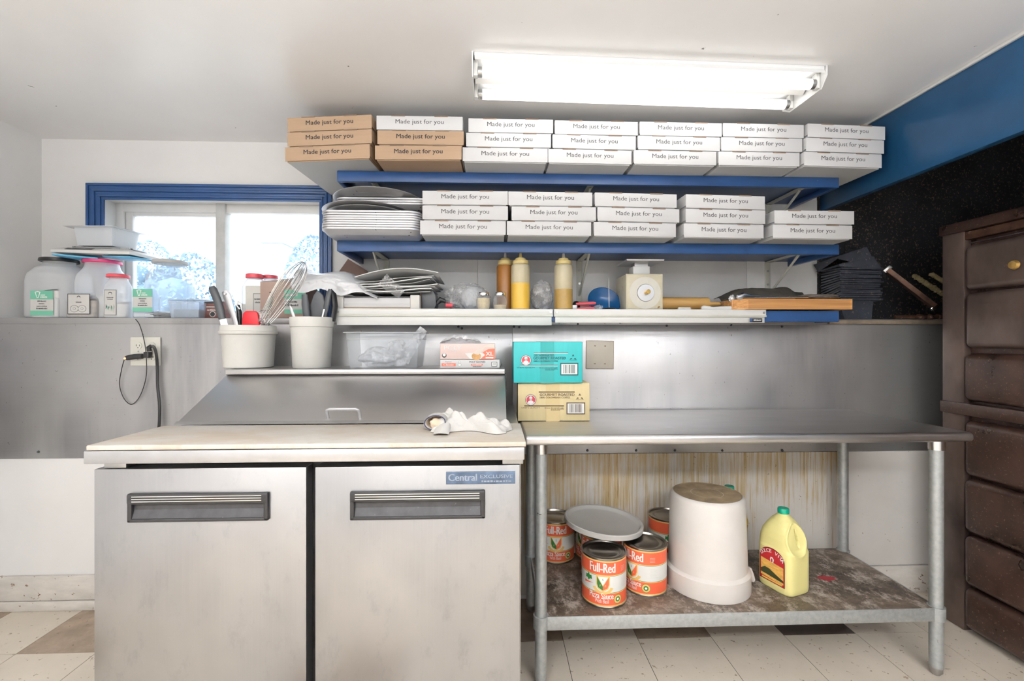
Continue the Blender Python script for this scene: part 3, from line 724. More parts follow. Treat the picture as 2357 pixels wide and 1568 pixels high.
# ------------------------------------------------------------------ trays and round pans at the left end of the middle shelf
TY0 = 1.876; tw = (XA(968, TY0) - XA(734, TY0)) / 2
def rounded(w, d, r, n=7):
    pts = []
    for cx, cy, a0 in ((w - r, d - r, 0), (-w + r, d - r, 90), (-w + r, -d + r, 180), (w - r, -d + r, 270)):
        for k in range(n): a = R(a0 + 90 * k / (n - 1)); pts.append((cx + r * math.cos(a), cy + r * math.sin(a)))
    return pts
def tray_mesh():
    b = MB(); D = .165; lev = [(.026, 0, .030), (.020, .002, .034), (.005, .018, .045), (.0015, .020, .045), (0, .0205, .046), (0, .0275, .046), (.002, .0280, .044), (.007, .0240, .042), (.022, .004, .034)]
    rings = [[(x, y, z) for x, y in rounded(tw - e, D - e, r)] for e, z, r in lev]; n = len(rings[0]); vs = [v for r_ in rings for v in r_]
    fs = [tuple(range(n))[::-1], tuple(range((len(lev) - 1) * n, len(lev) * n))]
    for k in range(len(lev) - 1):
        for i in range(n): fs.append((k * n + i, k * n + (i + 1) % n, (k + 1) * n + (i + 1) % n, (k + 1) * n + i))
    b.raw(vs, fs); return b
first = []
def put_tray(x, y, z, label, rot=(0, 0, 0)):
    o = first[0].copy() if first else tray_mesh().build('baking_tray', 'alu')
    if first: COL.objects.link(o)
    first.append(o); o.location = (x, y, z); o.rotation_euler = rot
    tag(o, label, 'tray', 'oblong trays on the middle shelf')
px_ = XA(851, TY0); nm = ['bottom', 'second', 'third', 'fourth', 'fifth', 'sixth', 'seventh', 'eighth']
for k in range(8):
    put_tray(px_ + rnd.uniform(-.002, .002), TY0 + .165 + rnd.uniform(-.002, .002), ZS2 + .001 + k * .0098,
             'grey metal tray, %s%s in the level pile on the middle shelf' % (nm[k], '' if k in (0,) else ' from the bottom'), (0, 0, R(rnd.uniform(-.2, .2))))
zt = ZS2 + .001 + 7 * .0098 + .0285
rr_ = .198
def pan_mesh():
    return MB().lathe([(0, 0), (.160, 0), (.1625, .0016), (.166, .0012), (.188, .010), (rr_ - .002, .0108), (rr_, .0125), (rr_ - .002, .0145), (.186, .0130), (.165, .0042), (.158, .0026), (0, .0026)], seg=72)
pf = []
def put_pan(x, y, z, label, rot=(0, 0, 0)):
    o = pf[0].copy() if pf else pan_mesh().build('pizza_pan', 'alu')
    if pf: COL.objects.link(o)
    pf.append(o); o.location = (x, y, z); o.rotation_euler = rot
    tag(o, label, 'pizza pan', 'round pizza pans on the middle shelf')
put_pan(XA(857, 2.09), 2.088, zt + .010, 'round pizza pan lying on the tray pile, its front rim the lower arc', (R(-1.2), R(.5), 0))
put_pan(XA(850, 2.09), 2.084, zt + .027, 'round pizza pan whose rim arcs left, under the upper small tray group', (R(-.8), R(.8), .5))
for k in range(3):
    put_tray(px_ + .022, 2.145, zt + .036 + k * .0105, 'grey metal tray, %s of three between the round pans' % ('lowest', 'middle', 'highest')[k], (0, 0, 0))
put_pan(XA(874, 2.09), 2.088, zt + .036 + .021 + .029, 'topmost round pizza pan, its arc just below the top blue shelf', (R(-1.0), R(.4), .3))
# ------------------------------------------------------------------ sandwich prep fridge
SWAP = Matrix(((0, 1, 0, 0), (1, 0, 0, 0), (0, 0, 1, 0), (0, 0, 0, 1)))   # prism() profile in y,z extruded along x
YB = 1.264
bx0, bx1 = XA(199, YB), XA(1211, YB); bz = ZA(700, 1021, YB); YH0, YH1 = 1.555, 1.85
hx0, hx1 = XA(402, YH0), XA(1162, YH1)
T = thing('prep_fridge', 'stainless two-door prep fridge with slanted lid beside the steel work table', 'fridge', ((bx0 + bx1) / 2, 1.66, 0))
def A(b, name, mats, par=T, **k): return b.rel(T).build(name, mats, par, **k)
YD = 1.30
dz1 = ZA(460, 1078, YD)
zb0 = ZA(700, 1064, YB); zb1 = ZA(700, 1034, YB)
A(MB().box(bx0 + .022, bx1 - .010, 1.36, 2.09, .12, zb0 - 0.002, m=0).box(bx0 + .03, bx1 - .02, 1.352, 1.362, .14, zb0 - .001, m=1), 'body', ['steel', 'black_dust'])
A(MB().box(XA(193, YB), bx1 - .004, YB - .002, 2.09, zb0, zb1, bev=.003), 'counter_band', 'steel_band')
for i in range(4):
    x = (bx0 + .1, bx1 - .1)[i % 2]; y = (1.45, 2.0)[i // 2]
    A(MB().cyl((x, y, 0.0), (x, y, .118), .022, .028, seg=16), 'leg', 'dull_metal')
def door(p0, p1, side):
    x0, x1 = XA(p0, YD), XA(p1, YD)
    d = A(MB().box(x0, x1, YD, YD + .048, .14, dz1, bev=.003), 'door', 'steel')
    A(MB().box(x0 + .008, x1 - .008, YD + .0475, YD + .060, .15, dz1 - .006), 'gasket', 'black', d)
    return d
d1 = door(216, 705, 0); d2 = door(725, 1197, 1)
def phandle(d, p0, p1, q0, q1, skew):
    x0, x1 = XA(p0, YD), XA(p1, YD); z1, z0 = ZA((p0 + p1) / 2, q0, YD), ZA((p0 + p1) / 2, q1, YD)
    b = MB(); y0 = YD - .014; fr = .013
    b.box(x0, x0 + fr, y0, YD - .0005, z0, z1, bev=.004).box(x1 - fr, x1, y0, YD - .0005, z0, z1, bev=.004)
    b.box(x0, x1, y0, YD - .0005, z0, z0 + .011, bev=.004).box(x0, x1, y0 - .002, YD - .0005, z1 - .030, z1, bev=.005)
    b.box(x0 + .008, x1 - .008, YD - .003, YD - .0007, z0 + .005, z1 - .02, m=1)
    zz = z0 + .011; c = (x0 + x1) / 2
    b.raw([(x0 + fr, y0 + .002, zz), (x1 - fr, y0 + .002, zz), (x1 - fr, YD - .003, zz + .022), (x0 + fr, YD - .003, zz + .022)], [(0, 1, 2, 3)], 1)
    h = A(b, 'handle', ['black', 'black_dust'], d)
    for k in range(3):
        z = z1 - .007 - k * .0068
        A(MB().box(x0 + .016, x1 - .016, y0 - .0035, y0 - .0015, z - .0011, z + .0011), 'chrome_line', 'chrome', d)
phandle(d1, 300, 622, 1132, 1198, 0); phandle(d2, 808, 1117, 1127, 1193, 0)
x0, x1 = XA(1027, YD), XA(1186, YD); z1, z0 = ZA(1100, 1085, YD), ZA(1100, 1114, YD)
b = MB().box(x0, x1, YD - .003, YD - .0003, z0, z1, bev=.001, m=0)
b.rect(x0 + .002, x0 + .090, z0 + .003, z1 - .003, y=YD - .0032, m=2).text('Central', x0 + .047, z0 + .010, .020, .080, y=YD - .0036, m=1, bold=.03)
b.text('EXCLUSIVE', x0 + .143, z0 + .017, .010, .092, y=YD - .0036, m=1, bold=.02).dashes(x0 + .143, z0 + .006, .085, .005, y=YD - .0036, m=1)
A(b, 'badge', ['badge', 'badge_l', 'badge'], d2)
for px in (275, 1180):
    x = XA(px, 1.32)
    A(MB().box(x - .03, x + .03, 1.305, 1.34, dz1 + .001, zb0 - .001, bev=.002), 'hinge', 'dull_metal')
# slanted lid and shelf over it
za = bz + .001; zh = ZA(800, 862, YH1)
prof = [(YH0, za), (YH1, zh), (2.08, zh), (2.08, za)]
A(MB().prism([(a, c) for a, c in prof], hx0, hx1, 0, bev=.002, M=SWAP), 'lid', 'steel_h')
A(MB().prism([(YH0 - .002, za + .0005), (YH0 + .010, za + .009), (YH0 + .014, za + .003), (YH0 + .004, za - .0005)], hx0 - .001, hx1, 0, M=SWAP), 'lid_edge', 'dull_metal')
hb = MB()
xa, xb = XA(754, 1.58), XA(828, 1.58); sl = (zh - za) / (YH1 - YH0); zz = za + sl * (1.582 - YH0)
pts = [(xa, 1.586, zz), (xa, 1.574, zz + .022), (xa + .002, 1.570, zz + .030), (xa + .010, 1.567, zz + .034), (xb - .010, 1.567, zz + .034), (xb - .002, 1.570, zz + .030), (xb, 1.574, zz + .022), (xb, 1.586, zz)]
hb.tube(pts, .0052, seg=10)
A(hb, 'lid_handle', 'alu')
zsh0, zsh1 = zh + .001, ZA(800, 850, YH1)
A(MB().box(hx0 + .0, hx1 + .0, YH1 - .012, 2.10, zsh0, zsh1, bev=.003), 'top_shelf', 'steel_h')
A(MB().box(hx1 + .001, hx1 + .007, YH1 - .005, 1.90, za, zh + .001), 'lid_seal', 'black')
# cutting board lies on the counter
b = MB().box(-(bx1 - bx0) / 2, (bx1 - bx0) / 2, 0, YH0 - YB - .004, 0, bz - zb1 - .0012, bev=.004, seg=3)
tag(b.build('cutting_board', 'cutboard', loc=((bx0 + bx1) / 2, YB - .003, zb1 + .001)), 'long worn white cutting board along the front of the prep fridge', 'cutting board')
ZBT = bz

# ------------------------------------------------------------------ stainless work table
YT = 1.55
tx0, tx1 = bx1 + .012, XA(2246, YT); zt = ZA(1500, 1002, YT); ztb = ZA(1500, 1025, YT)
lx0, lx1 = XA(1245, 1.60), XA(2155, 1.60); lyb = 2.045
T2 = thing('work_table', 'stainless steel work table with galvanised legs and a greasy lower shelf', 'table', ((tx0 + tx1) / 2, 1.85, 0))
def B(b, name, mats, **k): return b.rel(T2).build(name, mats, T2, **k)
B(MB().box(tx0, tx1, YT, 2.128, ztb, zt, bev=.0135, seg=5), 'table_top', 'steel_top')
B(MB().box(lx0 - .03, lx1 + .03, 1.58, 2.06, ztb - .03, ztb - .001, bev=.002) if False else MB().box(lx0 + .05, lx1 - .05, 1.80, 1.88, ztb - .03, ztb - .001, bev=.002), 'hat_channel', 'dull_metal')
for x, y in ((lx0, 1.60), (lx1, 1.60), (lx0, lyb), (lx1, lyb)):
    b = MB().lathe([(0, .03), (.0212, .03), (.0212, ztb - .03), (0, ztb - .03)], 0, 24, c=(x, y, 0)).lathe([(0, 0), (.010, 0), (.019, .012), (.0195, .045), (0, .045)], 1, 20, c=(x, y, 0))
    b.lathe([(.0212, ztb - .036), (.0245, ztb - .036), (.0245, ztb - .002), (0, ztb - .002)], 2, 24, c=(x, y, 0))
    B(b, 'leg', ['galv', 'dull_metal', 'chrome'])
zs = ZA(1700, 1411, 1.585)
b = MB(); b.box(lx0 - .0, lx1 + .0, 1.585, lyb + .015, zs - .004, zs, m=0)
b.box(lx0, lx1, 1.584, 1.588, zs - .047, zs + .0005, m=1, bev=.0015).box(lx0, lx1, lyb + .012, lyb + .016, zs - .047, zs, m=1)
b.box(lx0 - .002, lx0 + .002, 1.585, lyb + .015, zs - .047, zs + .0005, m=1).box(lx1 - .002, lx1 + .002, 1.585, lyb + .015, zs - .047, zs + .0005, m=1)
for x, y in ((lx0, 1.6), (lx1, 1.6), (lx0, lyb), (lx1, lyb)):
    b.lathe([(.0214, -.045), (.027, -.045), (.027, .001), (.0214, .001)], 1, 20, c=(x, y, zs))
B(b, 'lower_shelf', ['grime', 'galv'])
def on_shelf(px, py):          # point of the lower shelf seen at a pixel
    zc = (HC - zs) * F / (py - 784); a = (px - 1178.5) / F
    return zc * (SY + CY * a), zc * (CY - SY * a)
b = MB(); rnd = random.Random(8); x, y = on_shelf(1902, 1332)
pts = []
for k in range(26):
    a = 2 * PI * k / 26; r = .5 + .5 * rnd.random(); pts.append((x + math.cos(a) * .052 * r, y + math.sin(a) * .028 * r, zs + .0012))
b.raw(pts, [tuple(range(26))]); tag(b.build('sauce_stain', 'stain_red'), 'dried red sauce stain on the lower shelf of the table', 'stain')

# ------------------------------------------------------------------ coffee cartons on the table
def carton(name, label, px0, px1, Y, z, top_px, card, tapem, inkm, yaw, decaf):
    x0, x1 = XA(px0, Y), XA(px1, Y); W = x1 - x0; H = ZA((px0 + px1) / 2, top_px, Y) - z
    t = thing(name, label, 'box', ((x0 + x1) / 2, Y, z), yaw); h = W / 2
    MB().box(-h, h, 0, .24, 0.001, H, bev=.003).build('carton', card, t)
    MB().box(-.11 * W, .08 * W, -.0009, .002, .0, H + .0008, m=0).box(-.11 * W, .08 * W, -.0009, .241, H + .0002, H + .0012).build('tape', tapem, t)
    b = MB(); y = -.0016
    def u(f): return -h + f * W
    def v(f): return H * f
    off = 0 if decaf else 0.0
    cx, cz, r = (u(.18), v(.555), .068 * W) if decaf else (u(.18), v(.56), .068 * W)
    for k in range(28):
        a = 2 * PI * k / 28
        if not decaf and math.sin(a) > -.4: b.poly([(cx + r * 1.28 * math.cos(a), cz + r * 1.28 * math.sin(a)), (cx + r * .95 * math.cos(a + .05), cz + r * .95 * math.sin(a + .05)), (cx + r * .95 * math.cos(a - .05), cz + r * .95 * math.sin(a - .05))], y, 0)
    b.disc(cx, cz, r * 1.12, y=y - .0001, m=0).disc(cx, cz, r * 1.03, y=y - .0002, m=1).disc(cx, cz, r * .9, y=y - .0003, m=2)
    # white toque over white shoulders
    b.poly([(cx - r * .62, cz - r * .64), (cx - r * .5, cz - r * .25), (cx - r * .15, cz - r * .08), (cx + r * .15, cz - r * .08), (cx + r * .5, cz - r * .25), (cx + r * .62, cz - r * .64), (cx, cz - r * .9)], y - .0004, 1)
    b.poly([(cx - r * .24, cz), (cx + r * .24, cz), (cx + r * .28, cz + r * .35), (cx - r * .28, cz + r * .35)], y - .0004, 1).disc(cx, cz + r * .42, r * .34, y=y - .0004, m=1)
    f = .93 if decaf else 1
    lz = .735 if decaf else .77
    lm = 1 if decaf else 0
    b.rect(u(.29), u(.79), v(lz), v(lz + .012), y, 0).rect(u(.29), u(.79), v(lz - .018), v(lz - .003), y, lm)
    bl = .43 if decaf else .41
    b.rect(u(.09), u(.64), v(bl), v(bl + .012), y, 0).rect(u(.09), u(.64), v(bl - .018), v(bl - .003), y, lm)
    if decaf:
        b.text('DECAFFEINATED', u(.44), v(.652), .045 * H, .29 * W, y=y, bold=.01)
        b.text('GOURMET ROASTED', u(.52), v(.575), .062 * H, .47 * W, y=y, bold=.02)
        b.text('100% COLOMBIAN COFFEE', u(.465), v(.515), .036 * H, .35 * W, y=y, bold=.01)
    else:
        b.text('GOURMET ROASTED', u(.545), v(.665), .068 * H, .48 * W, y=y, bold=.02)
        b.text('100% COLOMBIAN COFFEE', u(.515), v(.60), .045 * H, .42 * W, y=y, bold=.01)
    tx, tz = u(.86), v(.62 if decaf else .64)
    q = .05 * W
    b.poly([(tx - q, tz - q * .6), (tx - q * .6, tz - q * .1), (tx - q * .2, tz - q * .4)], y, 0).poly([(tx + q, tz - q * .6), (tx + q * .6, tz - q * .1), (tx + q * .2, tz - q * .4)], y, 0)
    b.poly([(tx - q * .35, tz + q * .3), (tx, tz + q), (tx + q * .35, tz + q * .3), (tx, tz + q * .45)], y, 0).rect(tx - q * 1.1, tx + q * 1.1, tz - q * .78, tz - q * .70, y, 0)
    b.text("CHEF'S QUALITY", u(.18), v(bl - .075), .038 * H, .26 * W, y=y).text('40.2oz', u(.41), v(bl - .075), .034 * H, .08 * W, y=y)
    for k, (tt, ww) in enumerate((('PRODUCT OF COLOMBIA', .18), ('DISTRIBUTED BY THE', .18), ('RESTAURANT DEPOT', .13))):
        b.dashes(u(.46 + ww / 2), v(bl - .068 - k * .026), ww * W, .016 * H, y=y, seed=k)
    c0, c1, w0, w1 = (.675, .935, .19, .49) if decaf else (.675, .935, .185, .495)
    b.rect(u(c0), u(c1), v(w0), v(w1), y - .0001, 0).rect(u(c0 + .014), u(c1 - .014), v(w0 + .025), v(w1 - .025), y - .0003, 1)
    rr = random.Random(2); x = c0 + .04
    while x < c1 - .045:
        wd = rr.choice((.003, .006, .009)); b.rect(u(x), u(x + wd), v(w0 + .05), v(w1 - .045), y - .0005, 0); x += wd + rr.choice((.004, .006, .009))
    b.build('printing', [inkm, 'white_ink', 'logo_red'], t)
    return t
MT['ink_teal'] = mk('dark_teal_ink', (0.004, 0.06, 0.07), 0.5, var=0); MT['ink_brown'] = mk('dark_brown_ink', (0.09, 0.055, 0.03), 0.5, var=0)
c1 = carton('coffee_carton', 'pale yellow coffee carton on the work table, under the teal one', 1192, 1357, 1.83, zt, 882, 'yellow_card', 'tape', 'ink_brown', R(-2.0), False)
c2 = carton('coffee_carton', 'teal coffee carton stacked on the pale yellow carton', 1182, 1341, 1.815, ZA(1270, 881.5, 1.83), 787, 'teal', 'teal_tape', 'ink_teal', R(-1.0), True)

# ------------------------------------------------------------------ wall plates, plugs and cords
YP = YL - .0045
x0, x1 = XA(302, YP), XA(371, YP); z1, z0 = ZA(335, 776, YP), ZA(335, 842, YP)
T3 = thing('wall_outlet', 'ivory double wall outlet on the steel cladding left of the fridge', 'outlet', ((x0 + x1) / 2, YP, (z0 + z1) / 2))
h = (x1 - x0) / 2; v = (z1 - z0) / 2
MB().box(-h, h, -.006, 0, -v, v, bev=.003).build('cover_plate', 'ivory', T3)
for sx in (-.030, .030):
    for sz in (.026, -.026):
        b = MB(); b.cyl((sx, -.006, sz), (sx, -.009, sz), .0165, m=0, seg=20)
        b.box(sx - .008, sx - .006, -.0098, -.009, sz - .003, sz + .006, m=1).box(sx + .006, sx + .008, -.0098, -.009, sz - .003, sz + .005, m=1).cyl((sx, -.009, sz - .009), (sx, -.0098, sz - .009), .0022, m=1, seg=10)
        b.build('socket', ['ivory', 'black'], T3)
    MB().cyl((sx, -.006, 0), (sx, -.0075, 0), .0035, seg=10).build('screw', 'dull_metal', T3)
def PT(px, py, Y): return Vector((XA(px, Y), Y, ZA(px, py, Y)))
y_ = YP - .0105
T4 = thing('usb_charger', 'small black charger with a glowing tip plugged into the left socket', 'charger', tuple(PT(305, 822, y_)))
c = Vector(T4.location)
def q(px, py, Y=None): return PT(px, py, Y or y_ - .012) - c
b = MB().tube([q(328, 820), q(310, 821), q(292, 824), q(287, 825)], [.012, .0125, .011, .006], seg=12, flat=.8); b.build('charger_body', 'black', T4)
MT['led'] = mk('orange_charge_light', (1.0, 0.45, 0.2), 0.4, emit=1.2, var=0)
MB().disc(q(292, 825).x, q(292, 825).z, .005, y=q(292, 825).y - .0115, seg=12).build('charge_light', 'led', T4)
def cord(name, pts, r, label, mat='black', sub=6):
    ps = [Vector(p) for p in pts]; o = ps[0].copy(); out = []
    n = len(ps)
    for i in range(n - 1):
        a = ps[max(0, i - 1)]; b_ = ps[i]; c_ = ps[i + 1]; d = ps[min(n - 1, i + 2)]
        for k in range(sub):
            t = k / sub
            out.append(0.5 * ((2 * b_) + (-a + c_) * t + (2 * a - 5 * b_ + 4 * c_ - d) * t * t + (-a + 3 * b_ - 3 * c_ + d) * t ** 3) - o)
    out.append(ps[-1] - o)
    return tag(MB().tube(out, r, seg=8).build(name, mat, loc=tuple(o)), label, 'cord')
yy = y_ - .012
cord('thin_cord', [PT(312, 735, 2.12), PT(322, 750, 2.125), PT(333, 790, yy), PT(337, 830, yy), PT(336, 870, 2.125), PT(322, 912, 2.13), PT(303, 931, 2.13), PT(285, 917, 2.13), PT(275, 885, 2.13), PT(280, 850, 2.125), PT(286, 828, yy)], .0018,
     'thin black charging cord looping down the steel wall below the window ledge')
T5 = thing('power_plug', 'black angled plug in the right socket of the outlet', 'plug', tuple(PT(346, 815, y_)))
c = Vector(T5.location)
MB().box(-.012, .012, -.028, -.001, -.017, .010, bev=.004).tube([q(344, 808, y_ - .02), q(342, 800, y_ - .024), q(348, 796, y_ - .024)], [.010, .009, .007], seg=10).build('plug_body', 'black', T5)
cord('electric_cable', [PT(348, 797, y_ - .024), PT(355, 800, y_ - .022), PT(360, 818, y_ - .014), PT(362, 850, 2.122), PT(363, 890, 2.122), PT(367, 930, 2.12), PT(367, 965, 2.12), PT(365, 1000, 2.115), PT(366, 1060, 2.11)], .0062, 'thick black power cord hanging from the outlet behind the prep fridge')
x0, x1 = XA(1349, YP), XA(1412, YP); z1, z0 = ZA(1380, 785, YP), ZA(1380, 849, YP); h = (x1 - x0) / 2; v = (z1 - z0) / 2
b = MB().box(-h - .0015, h + .0015, -.0015, 0, -v - .0015, v + .0015, m=1).box(-h, h, -.005, -.001, -v, v, bev=.002, m=0)
for sx in (-.024, .024):
    for sz in (.042, -.042): b.box(sx - .004, sx + .004, -.0058, -.005, sz - .002, sz + .002, m=1)
tag(b.build('blank_plate', ['beige_pl', 'kraft_dark'], loc=((x0 + x1) / 2, YP, (z0 + z1) / 2), rot=(0, R(.8), 0)), 'square beige blank wall plate right of the coffee cartons', 'wall plate')

# ------------------------------------------------------------------ things under the table
CR, CH = .0825, .178
def can_proto():
    t = thing('tomato_can', 'can', 'can')
    b = MB().lathe([(0, .002), (CR - .006, .002), (CR - .003, 0), (CR + .0012, .0), (CR + .0012, .004), (CR - .0006, .006), (CR - .0006, CH - .006), (CR + .0012, CH - .004), (CR + .0012, CH), (CR - .003, CH),
                    (CR - .006, CH - .006), (CR - .012, CH - .006), (CR - .015, CH - .004), (CR - .020, CH - .004), (CR - .023, CH - .006), (CR - .030, CH - .006), (CR - .032, CH - .0045), (0, CH - .0045)], seg=56)
    b.build('can_body', 'can_metal', t)
    b = MB(); C = 2 * PI * CR; hh = C / 2
    z0, z1 = .006, CH - .008
    def Z(f): return z0 + f * (z1 - z0)
    b.rect(-hh, hh, Z(0), Z(.03), -.0002, 3, 64).rect(-hh, hh, Z(.03), Z(.285), -.0002, 0, 64).rect(-hh, hh, Z(.285), Z(.302), -.0002, 3, 64).rect(-hh, hh, Z(.302), Z(.31), -.0002, 4, 64)
    b.rect(-hh, hh, Z(.31), Z(.665), -.0002, 2, 64).rect(-hh, hh, Z(.665), Z(.673), -.0002, 4, 64).rect(-hh, hh, Z(.673), Z(.69), -.0002, 3, 64).rect(-hh, hh, Z(.69), Z(.97), -.0002, 0, 64).rect(-hh, hh, Z(.97), Z(1), -.0002, 3, 64)
    for s in (-1, 1):
        o = s * hh / 2 * 1.0
        b.text('Full-Red', o - .002, Z(.745), .033, .094, y=-.0008, m=1, bold=.02)
        b.text('Pizza Sauce', o - .006, Z(.168), .021, .088, y=-.0008, m=1, bold=.01).text('With Basil', o - .004, Z(.075), .014, .05, y=-.0008, m=1)
        k = .0048
        def P(pts, m, y=-.0008): b.poly([(o + a * k, Z(.515) + c_ * k) for a, c_ in pts], y, m)
        P([(-5.2, 5.8), (-5.2, -1), (-4, -4.2), (0, -6.8), (4, -4.2), (5.2, -1), (5.2, 5.8)], 3, -.0006)
        P([(-4.4, 4.6), (0, -2.6), (0, -5.6), (-3.4, -3.6), (-4.4, -1)], 4); P([(4.4, 4.6), (4.4, -1), (3.4, -3.6), (0, -5.6), (0, -2.6)], 0); P([(-3.9, 4.6), (3.9, 4.6), (0, -1.8)], 1)
        b.text('S', o, Z(.515) + 1.6 * k, .008, y=-.001, m=4).text('F', o - 1.9 * k, Z(.515) - 3 * k, .008, y=-.001, m=3).text('P', o + 1.9 * k, Z(.515) - 3 * k, .008, y=-.001, m=3)
        for i in range(14):
            a0 = R(200 + i * 10); a1 = R(200 + (i + 1) * 10)
            b.poly([(o + 8.4 * k * math.cos(a0), Z(.48) + 7.4 * k * math.sin(a0) - .0), (o + 8.4 * k * math.cos(a1), Z(.48) + 7.4 * k * math.sin(a1)), (o + 6.0 * k * math.cos(a1), Z(.48) + 5.4 * k * math.sin(a1)), (o + 6.0 * k * math.cos(a0), Z(.48) + 5.4 * k * math.sin(a0))], -.0007, 3)
        lx = o - 11.5 * k
        P2 = [(0, 0), (-1.2, 1.5), (-2.6, 1.4), (-1.6, 2.6), (-2.2, 4.2), (-.8, 3.8), (0, 6), (.9, 3.8), (2.3, 4.2), (1.7, 2.6), (2.8, 1.4), (1.2, 1.5)]
        b.poly([(lx + a * k * 1.1, Z(.50) + c_ * k * 1.1) for a, c_ in P2], -.0008, 4)
        b.poly([(lx - 4 * k, Z(.48)), (lx + 4.5 * k, Z(.48)), (lx + 4.5 * k, Z(.48)), (lx - 4 * k, Z(.43))], -.0008, 0)
        b.disc(o + .056, Z(.155), .0165, y=-.0006, m=4).disc(o + .056, Z(.155), .0152, y=-.0007, m=3).disc(o + .056, Z(.155), .009, y=-.0008, m=4).disc(o + .056, Z(.155), .0045, y=-.0009, m=1)
        for j in range(8): b.rect(o + .072, o + .072 + (.028, .024, .027, .02)[j % 4], Z(.40 + j * .028), Z(.406 + j * .028), y=-.0007, m=5, nx=3)
        for j in range(4): b.rect(o + .070, o + .090, Z(.76 + j * .03), Z(.765 + j * .03), y=-.0007, m=2, nx=3)
    b.cut(.007).wrap(CR)
    b.build('printed_label', ['can_red', 'white_ink', 'can_white', 'can_gold', 'can_green', 'lbl_grey'], t)
    return t
cp = can_proto()
cans = [(1390, 1.708, 74, 'pizza sauce can at the front left of the lower shelf, crest facing forward'),
        (1484, 1.775, 36, 'pizza sauce can right of the front one, touching the white bucket'),
        (1279, 2.04, 84, 'pizza sauce can behind the left table leg'),
        (1367, 2.05, 36, 'pizza sauce can mostly hidden behind the one carrying the grey lid'),
        (1384, 1.880, 48, 'pizza sauce can standing right under the big round grey lid'),
        (1536, 2.04, 110, 'pizza sauce can at the back, half hidden by the white bucket')]
for i, (px, Y, deg, lb) in enumerate(cans):
    loc = (XA(px, Y), Y, zs + .001)
    g = 'tomato cans under the table'
    if i == 0: cp.location = loc; cp.rotation_euler = (0, 0, R(deg)); cp['label'] = lb; cp['group'] = g
    else: dup(cp, loc, R(deg), lb, g)
b = MB().lathe([(0, .006), (.140, .006), (.146, .010), (.152, .021), (.160, .023), (.1635, .020), (.1635, .003), (.158, 0), (0, 0)], seg=64)
tag(b.build('round_lid', 'lid_grey', loc=(XA(1388, 1.90), 1.90, zs + CH + .017), rot=(R(1), R(4.6), 0)), 'large round grey-white lid lying across the rear sauce cans', 'lid')
# upside-down bucket
bxk, byk = XA(1627, 1.79), 1.79
t = thing('food_bucket', 'large white food bucket standing upside down on the lower shelf', 'bucket', (bxk, byk, zs + .001), rot=(0, 0, 0))
MB().lathe([(.150, 0), (.158, 0), (.1585, .07), (.152, .0765), (.147, .080), (.1395, .345), (.134, .356), (.128, .360), (.124, .3585), (.0, .356)], seg=64).build('bucket_wall', 'bucket', t)
MB().lathe([(.0, .3568), (.06, .3572), (.124, .3592), (.1245, .3600), (.127, .3606)], seg=56).build('bucket_base', 'bucket_base', t)
MB().prism([(.150, .022), (.150, .068), (.168, .066), (.178, .040), (.184, .018), (.178, .008), (.166, .010), (.160, .022)], -.028, -.010, bev=.004).build('handle_lug', 'bucket', t)
